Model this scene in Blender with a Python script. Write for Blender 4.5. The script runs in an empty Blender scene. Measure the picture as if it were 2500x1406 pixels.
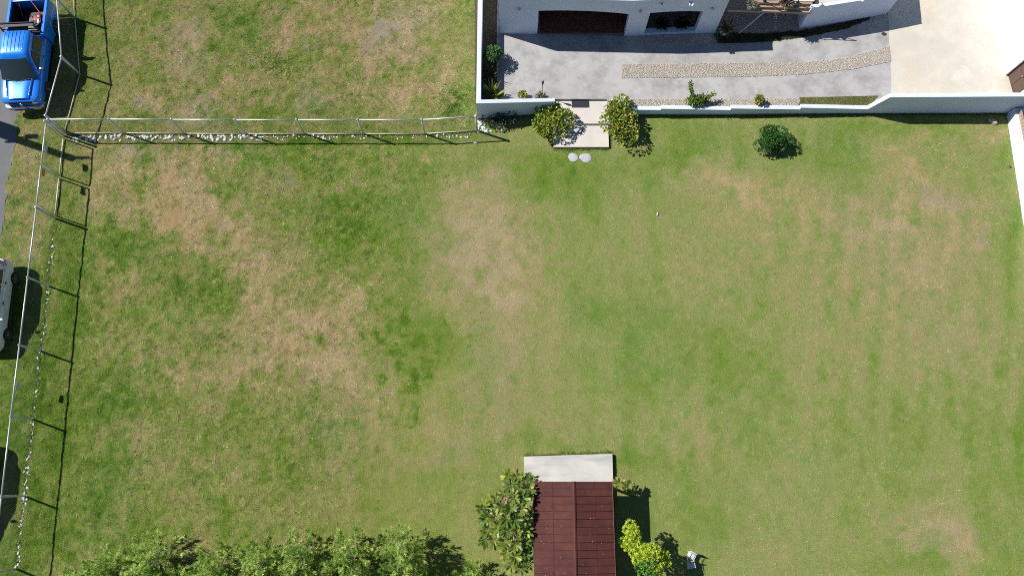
import bpy, bmesh, math, random
import numpy as np
from mathutils import Vector, Matrix

# ------------------------------------------------------------------ camera, sky, sun
SC = bpy.context.scene
H, FPX, CX, CY = 33.0, 1800.0, 1250.0, 703.0       # survey: camera height (m), focal length in photo pixels
TH = math.radians(14.84)                            # tilt from straight down
cam_d = bpy.data.cameras.new('camera'); cam = bpy.data.objects.new('camera', cam_d)
SC.collection.objects.link(cam); SC.camera = cam
cam.location = (0, 0, H); cam.rotation_euler = (TH, 0, 0)
cam_d.sensor_width = 36.0; cam_d.lens = 36.0 * FPX / 2500.0; cam_d.clip_end = 2000

SUN_EL = math.radians(43.0)
SHX, SHY = math.cos(math.radians(-19.5)), math.sin(math.radians(-19.5))   # the way shadows fall
CT = 1 / math.tan(SUN_EL)
w = bpy.data.worlds.new('World'); SC.world = w; w.use_nodes = True
nt = w.node_tree; nt.nodes.clear()
sky = nt.nodes.new('ShaderNodeTexSky'); sky.sky_type = 'NISHITA'; sky.sun_disc = False
sky.sun_elevation = SUN_EL
sky.sun_rotation = math.atan2(-SHX, -SHY)
sky.altitude = 300; sky.air_density = 1.0; sky.dust_density = 0.05; sky.ozone_density = 4.0
bg = nt.nodes.new('ShaderNodeBackground'); bg.inputs[1].default_value = 0.052
ow = nt.nodes.new('ShaderNodeOutputWorld')
nt.links.new(sky.outputs[0], bg.inputs[0]); nt.links.new(bg.outputs[0], ow.inputs[0])
sun_d = bpy.data.lights.new('sun', 'SUN'); sun_d.energy = 5.0; sun_d.angle = math.radians(0.5)
sun_d.color = (1.0, 0.955, 0.88)
sun = bpy.data.objects.new('sun', sun_d); SC.collection.objects.link(sun)
sdir = Vector((SHX * math.cos(SUN_EL), SHY * math.cos(SUN_EL), -math.sin(SUN_EL)))
sun.rotation_euler = sdir.to_track_quat('-Z', 'Y').to_euler(); sun.location = (-30, 12, 40)
SC.view_settings.view_transform = 'Standard'; SC.view_settings.look = 'None'
SC.view_settings.exposure = 0.35; SC.view_settings.gamma = 1.0
SC.render.engine = 'CYCLES'
SC.cycles.use_denoising = False; SC.cycles.use_adaptive_sampling = False
SC.cycles.pixel_filter_type = 'BLACKMAN_HARRIS'; SC.cycles.filter_width = 1.0
SC.cycles.max_bounces = 6; SC.cycles.diffuse_bounces = 3; SC.cycles.transparent_max_bounces = 6

rng = np.random.default_rng(7); random.seed(7)
COL = SC.collection
ST, CTH = math.sin(TH), math.cos(TH)

# ------------------------------------------------------------------ helpers
def at(px, py, z=0.0):
    u = px - CX; v = CY - py
    k = (H - z) / (FPX * CTH - v * ST)
    return Vector((u * k, (FPX * ST + v * CTH) * k, z))
def at2(px, py, z=0.0):
    p = at(px, py, z); return (p.x, p.y)
def to_px(X, Y):
    zc = Y * ST + H * CTH
    return CX + FPX * X / zc, CY - FPX * (Y * CTH - H * ST) / zc
def sh(px, py, z):                      # the point at height z whose shadow falls on the ground at a surveyed spot
    p = at(px, py, 0); return Vector((p.x - SHX * CT * z, p.y - SHY * CT * z, z))

def tag(o, label=None, cat=None, group=None, kind=None):
    if label: o['label'] = label
    if cat: o['category'] = cat
    if group: o['group'] = group
    if kind: o['kind'] = kind
    return o
def thing(name, loc, label, cat, group=None, rz=0.0):
    o = bpy.data.objects.new(name, None); COL.objects.link(o)
    o.location = loc; o.rotation_euler = (0, 0, rz); o.empty_display_size = 0.2
    return tag(o, label, cat, group)

class MB:
    def __init__(s): s.v = []; s.f = []; s.c = []
    def add(s, vs, fs):
        b = len(s.v); s.v += [tuple(v) for v in vs]; s.f += [tuple(i + b for i in f) for f in fs]; return s
    def box(s, c, d, rz=0.0, rx=0.0, ry=0.0):
        m = Matrix.Rotation(rz, 3, 'Z') @ Matrix.Rotation(ry, 3, 'Y') @ Matrix.Rotation(rx, 3, 'X'); c = Vector(c)
        vs = [c + m @ Vector((x * d[0] / 2, y * d[1] / 2, z * d[2] / 2)) for z in (-1, 1) for y in (-1, 1) for x in (-1, 1)]
        return s.add(vs, [(0, 2, 3, 1), (4, 5, 7, 6), (0, 1, 5, 4), (2, 6, 7, 3), (0, 4, 6, 2), (1, 3, 7, 5)])
    def rbox(s, c, d, b=0.03, seg=2, rz=0.0, rx=0.0, ry=0.0):
        bm = bmesh.new(); bmesh.ops.create_cube(bm, size=1.0)
        for v in bm.verts: v.co = Vector((v.co.x * d[0], v.co.y * d[1], v.co.z * d[2]))
        bmesh.ops.bevel(bm, geom=bm.edges[:], offset=b, segments=seg, affect='EDGES', profile=0.5)
        m = Matrix.Translation(c) @ Matrix.Rotation(rz, 4, 'Z') @ Matrix.Rotation(ry, 4, 'Y') @ Matrix.Rotation(rx, 4, 'X')
        bm.verts.index_update()
        s.add([m @ v.co for v in bm.verts], [[v.index for v in f.verts] for f in bm.faces]); bm.free(); return s
    def prism(s, pts, z0, z1):          # plan polygon; z0 and z1 may be lists, one per corner
        n = len(pts); a = z0 if isinstance(z0, (list, tuple)) else [z0] * n; b = z1 if isinstance(z1, (list, tuple)) else [z1] * n
        area = sum(pts[i][0] * pts[(i + 1) % n][1] - pts[(i + 1) % n][0] * pts[i][1] for i in range(n))
        if area < 0: pts = pts[::-1]; a = a[::-1]; b = b[::-1]
        vs = [(p[0], p[1], a[i]) for i, p in enumerate(pts)] + [(p[0], p[1], b[i]) for i, p in enumerate(pts)]
        fs = [tuple(range(n - 1, -1, -1)), tuple(range(n, 2 * n))] + [(i, (i + 1) % n, n + (i + 1) % n, n + i) for i in range(n)]
        return s.add(vs, fs)
    def sheet(s, pts):
        n = len(pts); area = sum(pts[i][0] * pts[(i + 1) % n][1] - pts[(i + 1) % n][0] * pts[i][1] for i in range(n))
        if area < 0: pts = pts[::-1]
        return s.add(pts, [tuple(range(n))])
    def tube(s, pts, r, n=8, cap=True):
        pts = [Vector(p) for p in pts]; R = r if isinstance(r, (list, tuple)) else [r] * len(pts); rings = []; up = None
        for i, p in enumerate(pts):
            t = (pts[min(i + 1, len(pts) - 1)] - pts[max(i - 1, 0)]).normalized()
            if up is None: up = Vector((0, 0, 1)) if abs(t.z) < 0.9 else Vector((1, 0, 0))
            a = t.cross(up).normalized(); b = a.cross(t).normalized(); up = b
            rings.append([p + (a * math.cos(2 * math.pi * j / n) + b * math.sin(2 * math.pi * j / n)) * R[i] for j in range(n)])
        vs = [v for r_ in rings for v in r_]
        fs = [(i * n + j, i * n + (j + 1) % n, (i + 1) * n + (j + 1) % n, (i + 1) * n + j) for i in range(len(pts) - 1) for j in range(n)]
        if cap: fs += [tuple(range(n - 1, -1, -1)), tuple(range((len(pts) - 1) * n, len(pts) * n))]
        return s.add(vs, fs)
    def loft(s, rings, cap=True, closed=True):
        n = len(rings[0]); vs = [v for r_ in rings for v in r_]; m = n if closed else n - 1
        fs = [(i * n + j, i * n + (j + 1) % n, (i + 1) * n + (j + 1) % n, (i + 1) * n + j) for i in range(len(rings) - 1) for j in range(m)]
        if cap: fs += [tuple(range(n - 1, -1, -1)), tuple(range((len(rings) - 1) * n, len(rings) * n))]
        return s.add(vs, fs)
    def grid(s, fn, nu, nv):
        vs = [fn(i / nu, j / nv) for j in range(nv + 1) for i in range(nu + 1)]
        fs = [(j * (nu + 1) + i, j * (nu + 1) + i + 1, (j + 1) * (nu + 1) + i + 1, (j + 1) * (nu + 1) + i) for j in range(nv) for i in range(nu)]
        return s.add(vs, fs)
    def mesh(s, name, mat, smooth=False, fix=True):
        me = bpy.data.meshes.new(name); me.from_pydata(s.v, [], s.f)
        if fix:
            bm = bmesh.new(); bm.from_mesh(me); bmesh.ops.recalc_face_normals(bm, faces=bm.faces); bm.to_mesh(me); bm.free()
        if smooth:
            me.polygons.foreach_set('use_smooth', [True] * len(me.polygons))
            if smooth == 'auto': me.set_sharp_from_angle(angle=math.radians(38))
        me.materials.append(mat); me.update(); return me
    def build(s, name, mat, parent=None, smooth=False, fix=True):
        o = bpy.data.objects.new(name, s.mesh(name, mat, smooth, fix)); COL.objects.link(o)
        if parent is not None: o.parent = parent
        return o

def part(name, me, parent, loc=(0, 0, 0), rot=(0, 0, 0), scale=(1, 1, 1)):
    o = bpy.data.objects.new(name, me); COL.objects.link(o)
    o.parent = parent; o.location = loc; o.rotation_euler = rot; o.scale = scale
    return o

def np_object(name, V, F, mat, col=None, domain='FACE', parent=None, smooth=False):
    me = bpy.data.meshes.new(name); n, m, k = len(V), len(F), F.shape[1]
    me.vertices.add(n); me.vertices.foreach_set('co', np.ascontiguousarray(V, np.float32).ravel())
    me.loops.add(m * k); me.loops.foreach_set('vertex_index', np.ascontiguousarray(F, np.int32).ravel())
    me.polygons.add(m); me.polygons.foreach_set('loop_start', np.arange(0, m * k, k, dtype=np.int32))
    if smooth: me.polygons.foreach_set('use_smooth', np.ones(m, bool))
    me.update(calc_edges=True)
    if col is not None:
        a = me.attributes.new('tint', 'FLOAT_COLOR', domain)
        c = np.ones((len(col), 4), np.float32); c[:, :3] = col; a.data.foreach_set('color', c.ravel())
    me.materials.append(mat)
    o = bpy.data.objects.new(name, me); COL.objects.link(o)
    if parent is not None: o.parent = parent
    return o

# ------------------------------------------------------------------ materials
def mat(name, col, rough=0.7, metal=0.0, var=0.0, scale=3.0, bump=0.0, bscale=40.0, spec=0.5, col2=None, detail=6.0, coat=0.0):
    m = bpy.data.materials.new(name); m.use_nodes = True; t = m.node_tree; b = t.nodes['Principled BSDF']
    b.inputs['Base Color'].default_value = (*col, 1); b.inputs['Roughness'].default_value = rough
    b.inputs['Metallic'].default_value = metal; b.inputs['Specular IOR Level'].default_value = spec
    if coat: b.inputs['Coat Weight'].default_value = coat; b.inputs['Coat Roughness'].default_value = 0.06
    if var or col2 or bump:
        tc = t.nodes.new('ShaderNodeNewGeometry')
        if var or col2:
            n = t.nodes.new('ShaderNodeTexNoise'); n.inputs['Scale'].default_value = scale; n.inputs['Detail'].default_value = detail; n.inputs['Roughness'].default_value = 0.62
            t.links.new(tc.outputs['Position'], n.inputs['Vector'])
            r = t.nodes.new('ShaderNodeValToRGB'); r.color_ramp.elements[0].position = 0.3; r.color_ramp.elements[1].position = 0.7
            c2 = col2 or tuple(min(1, c * (1 + var)) for c in col); c1 = col if col2 else tuple(c * (1 - var) for c in col)
            r.color_ramp.elements[0].color = (*c1, 1); r.color_ramp.elements[1].color = (*c2, 1)
            t.links.new(n.outputs['Fac'], r.inputs[0]); t.links.new(r.outputs[0], b.inputs['Base Color'])
        if bump:
            n2 = t.nodes.new('ShaderNodeTexNoise'); n2.inputs['Scale'].default_value = bscale; n2.inputs['Detail'].default_value = 4
            t.links.new(tc.outputs['Position'], n2.inputs['Vector'])
            bp = t.nodes.new('ShaderNodeBump'); bp.inputs['Strength'].default_value = bump; bp.inputs['Distance'].default_value = 0.02
            t.links.new(n2.outputs['Fac'], bp.inputs['Height']); t.links.new(bp.outputs[0], b.inputs['Normal'])
    return m

def stained(name, base, stains, rough=0.8, bump=0.15):      # base: two colours; stains: (colour, scale, threshold, strength, stretch)
    m = mat(name, base[0], rough, col2=base[1], scale=0.9, bump=bump, bscale=60); t = m.node_tree; b = t.nodes['Principled BSDF']
    src = b.inputs['Base Color'].links[0].from_socket; tc = t.nodes.new('ShaderNodeNewGeometry')
    for col, scale, th, st, stretch in stains:
        mp = t.nodes.new('ShaderNodeMapping'); mp.inputs['Scale'].default_value = stretch; mp.inputs['Location'].default_value = (scale * 3.1, th * 7, 0)
        t.links.new(tc.outputs['Position'], mp.inputs[0])
        n = t.nodes.new('ShaderNodeTexNoise'); n.inputs['Scale'].default_value = scale; n.inputs['Detail'].default_value = 8; n.inputs['Roughness'].default_value = 0.7
        t.links.new(mp.outputs[0], n.inputs['Vector'])
        r = t.nodes.new('ShaderNodeMapRange'); r.inputs['From Min'].default_value = th; r.inputs['From Max'].default_value = th + 0.2; r.inputs['To Max'].default_value = st
        t.links.new(n.outputs['Fac'], r.inputs[0])
        mx = t.nodes.new('ShaderNodeMix'); mx.data_type = 'RGBA'; mx.inputs['B'].default_value = (*col, 1)
        mx.inputs[7].default_value = (*col, 1)
        t.links.new(r.outputs[0], mx.inputs[0]); t.links.new(src, mx.inputs[6]); src = mx.outputs[2]
    t.links.new(src, b.inputs['Base Color'])
    return m

def leafmat(name, trans=0.3, rough=0.5, spec=0.35, noise=0.0):
    m = bpy.data.materials.new(name); m.use_nodes = True; t = m.node_tree; b = t.nodes['Principled BSDF']
    a = t.nodes.new('ShaderNodeAttribute'); a.attribute_name = 'tint'; c = a.outputs['Color']
    if noise:
        g = t.nodes.new('ShaderNodeNewGeometry'); n = t.nodes.new('ShaderNodeTexNoise'); n.inputs['Scale'].default_value = 30; n.inputs['Detail'].default_value = 5
        t.links.new(g.outputs['Position'], n.inputs['Vector'])
        r = t.nodes.new('ShaderNodeMapRange'); r.inputs['From Min'].default_value = 0.3; r.inputs['From Max'].default_value = 0.7
        r.inputs['To Min'].default_value = 1 - noise; r.inputs['To Max'].default_value = 1 + noise
        t.links.new(n.outputs['Fac'], r.inputs[0])
        vm = t.nodes.new('ShaderNodeVectorMath'); vm.operation = 'SCALE'; t.links.new(c, vm.inputs[0]); t.links.new(r.outputs[0], vm.inputs['Scale']); c = vm.outputs[0]
    t.links.new(c, b.inputs['Base Color']); b.inputs['Roughness'].default_value = rough; b.inputs['Specular IOR Level'].default_value = spec
    if trans:
        tr = t.nodes.new('ShaderNodeBsdfTranslucent'); t.links.new(c, tr.inputs[0])
        mx = t.nodes.new('ShaderNodeMixShader'); mx.inputs[0].default_value = trans
        t.links.new(b.outputs[0], mx.inputs[1]); t.links.new(tr.outputs[0], mx.inputs[2])
        t.links.new(mx.outputs[0], t.nodes['Material Output'].inputs[0])
    return m

M = {}
M['stucco'] = stained('white_stucco', ((0.62, 0.68, 0.82), (0.66, 0.72, 0.86)), [((0.45, 0.50, 0.58), 2.2, 0.56, 0.45, (1.6, 1.6, .22)), ((0.50, 0.52, 0.54), 0.7, 0.56, 0.35, (1, 1, 1))], rough=.88, bump=.12)
M['concrete'] = stained('grey_concrete', ((0.355, 0.35, 0.35), (0.46, 0.455, 0.45)), [((0.24, 0.235, 0.24), 1.1, 0.45, 0.75, (1, 1, 1)), ((0.32, 0.25, 0.20), 0.45, 0.53, 0.5, (1, 1, 1)), ((0.56, 0.555, 0.55), 2.0, 0.58, 0.6, (1, 1, 1)), ((0.22, 0.20, 0.19), 5.0, 0.60, 0.5, (2.5, .5, 1))])
M['beige'] = stained('beige_concrete', ((0.52, 0.485, 0.41), (0.60, 0.565, 0.495)), [((0.42, 0.40, 0.36), 0.9, 0.56, 0.6, (1, 1, 1)), ((0.58, 0.46, 0.32), 0.5, 0.54, 0.6, (1, 1, 1)), ((.75, .72, .64), .35, .55, .8, (1, 1, 1))])
M['step'] = stained('pale_step_concrete', ((0.56, 0.52, 0.48), (0.64, 0.60, 0.56)), [((0.44, 0.41, 0.39), 1.6, 0.54, 0.5, (1, 1, 1))])
M['slab'] = stained('patio_concrete', ((0.47, 0.465, 0.44), (0.60, 0.585, 0.55)), [((0.33, 0.335, 0.335), 1.0, 0.48, 0.75, (0.5, 2.0, 1)), ((0.62, 0.54, 0.44), 1.3, 0.58, 0.5, (1, 1, 1))])
M['asphalt'] = stained('asphalt', ((0.125, 0.128, 0.135), (0.165, 0.168, 0.175)), [((0.22, 0.22, 0.225), 40, 0.55, 0.6, (1, 1, 1)), ((0.07, 0.07, 0.075), 1.2, 0.6, 0.4, (1, 1, 1))], rough=0.9, bump=0.4)
M['soil'] = mat('dark_soil', (0.05, 0.037, 0.026), 0.95, col2=(0.10, 0.075, 0.05), scale=9, bump=0.7, bscale=25)
M['dirt'] = mat('dry_dirt', (0.22, 0.16, 0.10), 0.95, col2=(0.34, 0.26, 0.17), scale=4, bump=0.6, bscale=30)
M['gravelbed'] = mat('gravel_bed', (0.42, 0.37, 0.31), 0.95, col2=(0.56, 0.50, 0.43), scale=30, bump=0.8, bscale=45)
M['pebble'] = leafmat('pebbles', 0.0, 0.8, 0.3)
M['grass'] = leafmat('grass_blades', 0.22, 0.6, 0.25)
M['lawn'] = leafmat('lawn_thatch', 0.0, 0.95, 0.1, noise=0.35)
M['leaf'] = leafmat('leaves', 0.28, 0.42, 0.4)
M['needle'] = leafmat('needles', 0.42, 0.6, 0.25)
M['bark'] = mat('bark', (0.20, 0.16, 0.12), 0.9, col2=(0.32, 0.27, 0.22), scale=14, bump=0.5)
M['palebark'] = mat('pale_bark', (0.48, 0.45, 0.40), 0.85, col2=(0.62, 0.58, 0.52), scale=10, bump=0.3)
M['galv'] = mat('galvanised_steel', (0.62, 0.64, 0.66), 0.45, 0.35, var=0.12, scale=6)
M['wire'] = mat('chain_wire', (0.16, 0.165, 0.17), 0.6, 0.5)
M['paintrail'] = mat('painted_rail', (0.62, 0.60, 0.46), 0.6, var=0.2, scale=6)
M['whitestone'] = mat('white_stone', (0.58, 0.57, 0.55), 0.9, col2=(0.80, 0.79, 0.77), scale=6, bump=0.4, bscale=30)
M['greystone'] = mat('pale_grey_stone', (0.36, 0.37, 0.39), 0.9, col2=(0.50, 0.505, 0.52), scale=5, bump=0.5, bscale=20)
M['brownstone'] = mat('tan_stone', (0.42, 0.33, 0.28), 0.9, col2=(0.56, 0.46, 0.40), scale=7, bump=0.5, bscale=20)
M['blue'] = mat('blue_car_paint', (0.012, 0.23, 0.90), 0.30, 0.15, coat=1.0, var=0.06, scale=1.5)
M['whitecar'] = mat('white_car_paint', (0.74, 0.75, 0.74), 0.28, 0.0, coat=0.8, var=0.03, scale=2)
M['glass'] = mat('tinted_glass', (0.022, 0.036, 0.038), 0.05, spec=1.0)
M['rubber'] = mat('tyre_rubber', (0.018, 0.018, 0.02), 0.85, bump=0.2)
M['blackmetal'] = mat('black_metal', (0.022, 0.022, 0.024), 0.45, 0.3, var=0.2, scale=8)
M['blackplastic'] = mat('black_plastic', (0.02, 0.02, 0.022), 0.6)
M['chrome'] = mat('chrome', (0.75, 0.76, 0.78), 0.18, 0.95)
M['lamp_lens'] = mat('lamp_lens', (0.60, 0.62, 0.55), 0.12, 0.2, spec=0.8)
M['redlens'] = mat('red_lens', (0.40, 0.012, 0.02), 0.18, spec=0.7)
M['red'] = mat('red_enamel', (0.22, 0.016, 0.02), 0.5, var=0.2, scale=10)
M['grey'] = mat('grey_plastic', (0.17, 0.17, 0.18), 0.6, var=0.15, scale=8)
M['orange'] = mat('orange_webbing', (0.75, 0.16, 0.04), 0.7, var=0.15, scale=20)
M['orangesign'] = mat('orange_sign_paint', (0.75, 0.26, 0.03), 0.5, var=0.2, scale=14)
M['maroon'] = stained('maroon_roof_metal', ((0.072, 0.024, 0.022), (0.102, 0.034, 0.029)), [((0.135, 0.052, 0.034), 1.1, 0.50, 0.8, (1, 1, 1)), ((0.045, 0.016, 0.018), 3.0, 0.52, 0.6, (1, 1, 1)), ((0.16, 0.11, 0.09), 9.0, 0.62, 0.4, (1, 1, 1))], rough=0.7, bump=0.06); M['maroon'].node_tree.nodes['Principled BSDF'].inputs['Specular IOR Level'].default_value = 0.18
M['maroon_dark'] = mat('dark_maroon_metal', (0.075, 0.018, 0.02), 0.5, var=0.2, scale=5)
M['terracotta'] = mat('terracotta_tile', (0.17, 0.055, 0.035), 0.5, var=0.25, scale=2.5)
M['wood'] = stained('weathered_wood', ((0.34, 0.24, 0.17), (0.44, 0.33, 0.25)), [((0.22, 0.14, 0.10), 2.5, 0.52, 0.7, (0.6, 8, 8))], bump=0.3)
M['palewood'] = stained('bleached_deck_wood', ((0.62, 0.60, 0.57), (0.74, 0.72, 0.69)), [((0.45, 0.42, 0.38), 2.5, 0.56, 0.6, (0.6, 8, 8))], bump=0.2)
M['brown'] = mat('brown_door_paint', (0.10, 0.06, 0.045), 0.5, var=0.15, scale=3)
M['mat'] = mat('rubber_mat', (0.035, 0.038, 0.05), 0.9, var=0.2, scale=30)
M['terrapot'] = mat('terracotta_pot', (0.32, 0.13, 0.07), 0.8, var=0.15, scale=9)
M['whitepot'] = mat('white_pot', (0.60, 0.60, 0.60), 0.6, var=0.08, scale=9)
M['lampglass'] = mat('frosted_glass', (0.70, 0.74, 0.80), 0.4)
M['whiteplastic'] = mat('white_plastic', (0.62, 0.63, 0.65), 0.45, var=0.05, scale=6)
M['dash'] = mat('green_grey_dash', (0.035, 0.07, 0.07), 0.5)
M['petal'] = leafmat('petals', 0.3, 0.6, 0.2)
M['interior'] = mat('interior_wall', (0.25, 0.20, 0.17), 0.9, var=0.1, scale=2)

# ------------------------------------------------------------------ ground colours (worn and lush patches of the turf)
def vnoise(x, y, scale, seed):
    x = x / scale + seed * 17.13; y = y / scale + seed * 31.7
    xi = np.floor(x).astype(np.int64); yi = np.floor(y).astype(np.int64); fx = x - xi; fy = y - yi
    fx = fx * fx * (3 - 2 * fx); fy = fy * fy * (3 - 2 * fy)
    def h(a, b):
        n = (a * 374761393 + b * 668265263 + seed * 1442695041) & 0xffffffff
        n = ((n ^ (n >> 13)) * 1274126177) & 0xffffffff
        n = ((n ^ (n >> 16)) * 2246822519) & 0xffffffff
        return ((n ^ (n >> 15)) & 0xffff) / 65535.0
    a = h(xi, yi); b = h(xi + 1, yi); c = h(xi, yi + 1); d = h(xi + 1, yi + 1)
    return (a + (b - a) * fx + (c - a) * fy + (a - b - c + d) * fx * fy) * 2 - 1
def fbm(x, y, scale, seed, octv=4, gain=0.55):
    s = 0; a = 1; t = 0
    for i in range(octv):
        s = s + a * vnoise(x, y, scale / 2 ** i, seed + i * 3); t += a; a *= gain
    return s / t * 1.5

DRY = [  # survey of worn patches: x, y, rx, ry, angle, amount
 (400, 440, 190, 90, 10, .40), (520, 540, 130, 75, 25, .42), (600, 610, 60, 45, 30, .35), (320, 395, 110, 40, 0, .25), (560, 385, 45, 35, 0, .30),
 (450, 600, 120, 50, 20, .15), (690, 720, 110, 80, 35, .18), (790, 790, 120, 95, 35, .38), (700, 850, 110, 60, 0, .40), (820, 900, 200, 110, 20, .22), (950, 980, 130, 70, 10, .16),
 (480, 890, 190, 70, 10, .22), (290, 870, 70, 50, 0, .15), (280, 720, 45, 75, 0, .30), (590, 900, 40, 110, 35, .10), (370, 1080, 60, 90, 0, .15), (560, 1160, 30, 90, 0, .12), (330, 1190, 70, 60, 0, .12),
 (900, 1150, 160, 110, 0, .10), (600, 1320, 260, 22, 0, .22), (200, 1390, 60, 40, 0, .25), (1120, 560, 70, 130, 0, .26), (1210, 560, 90, 110, 0, .26), (1170, 680, 120, 100, 0, .22), (1110, 480, 60, 50, 0, .15),
 (1260, 620, 70, 200, 0, .10), (1230, 920, 60, 190, 0, .17), (1070, 740, 40, 25, 0, .2), (1090, 1090, 70, 50, 0, .18), (1320, 780, 80, 150, 0, .07),
 (1740, 440, 70, 35, 0, .30), (1860, 470, 120, 35, 0, .30), (1940, 430, 50, 30, 0, .18), (1950, 520, 130, 60, 0, .20), (1830, 620, 100, 120, 0, .16), (2040, 560, 60, 90, 0, .10),
 (2200, 590, 110, 90, 0, .26), (2250, 650, 120, 120, 0, .16), (2330, 520, 90, 90, 0, .16), (2290, 470, 70, 40, 20, .26), (2230, 400, 60, 50, 0, .26), (2320, 370, 18, 35, 0, .35), (2200, 360, 40, 25, 0, .2), (2160, 480, 40, 60, 0, .12),
 (2405, 590, 12, 25, -15, .4), (2420, 315, 22, 16, 0, .4), (2140, 810, 120, 90, 0, .12), (2330, 830, 130, 100, 0, .12), (2430, 860, 50, 80, 0, .10), (2050, 700, 120, 60, 0, .10), (1700, 700, 160, 100, 0, .06),
 (2310, 1310, 75, 45, 15, .32), (2350, 1370, 60, 40, 40, .28), (2250, 1290, 60, 30, 0, .18), (2110, 1270, 16, 30, 0, .15), (1620, 1050, 130, 50, 0, .12), (1660, 1080, 60, 50, 0, .1), (1950, 930, 200, 90, 0, .07),
 (940, 372, 10, 12, 0, .4), (985, 376, 10, 12, 0, .25), (1060, 378, 7, 13, 20, .4), (965, 420, 28, 30, 0, .25), (700, 420, 22, 28, 0, .25), (850, 465, 16, 12, 0, .25), (695, 513, 8, 7, 0, .3),
 (1530, 1170, 22, 22, 0, .35), (1225, 1360, 22, 30, 0, .4), (1070, 1240, 40, 30, 0, .12),
 (920, 70, 55, 70, 0, .40), (1000, 60, 70, 60, 0, .32), (985, 150, 60, 60, 0, .36), (780, 40, 90, 50, 0, .26), (690, 60, 70, 50, 0, .26), (840, 80, 60, 30, 0, .22), (450, 80, 60, 35, 10, .34), (420, 170, 90, 60, 0, .18),
 (460, 235, 90, 45, -10, .34), (620, 140, 40, 30, 0, .25), (700, 110, 40, 25, 0, .3), (600, 180, 60, 30, 0, .18), (770, 240, 60, 50, 0, .22), (1040, 215, 55, 40, -20, .38), (1100, 150, 50, 60, 0, .16), (900, 250, 90, 40, 0, .14), (360, 235, 30, 30, 0, .2), (740, 160, 30, 25, 0, .22), (1100, 60, 60, 70, 0, .10),
 (60, 560, 45, 120, 10, .15), (50, 430, 50, 80, 0, .15), (70, 620, 25, 30, 0, .35), (90, 350, 30, 40, 0, .2),
]
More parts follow.
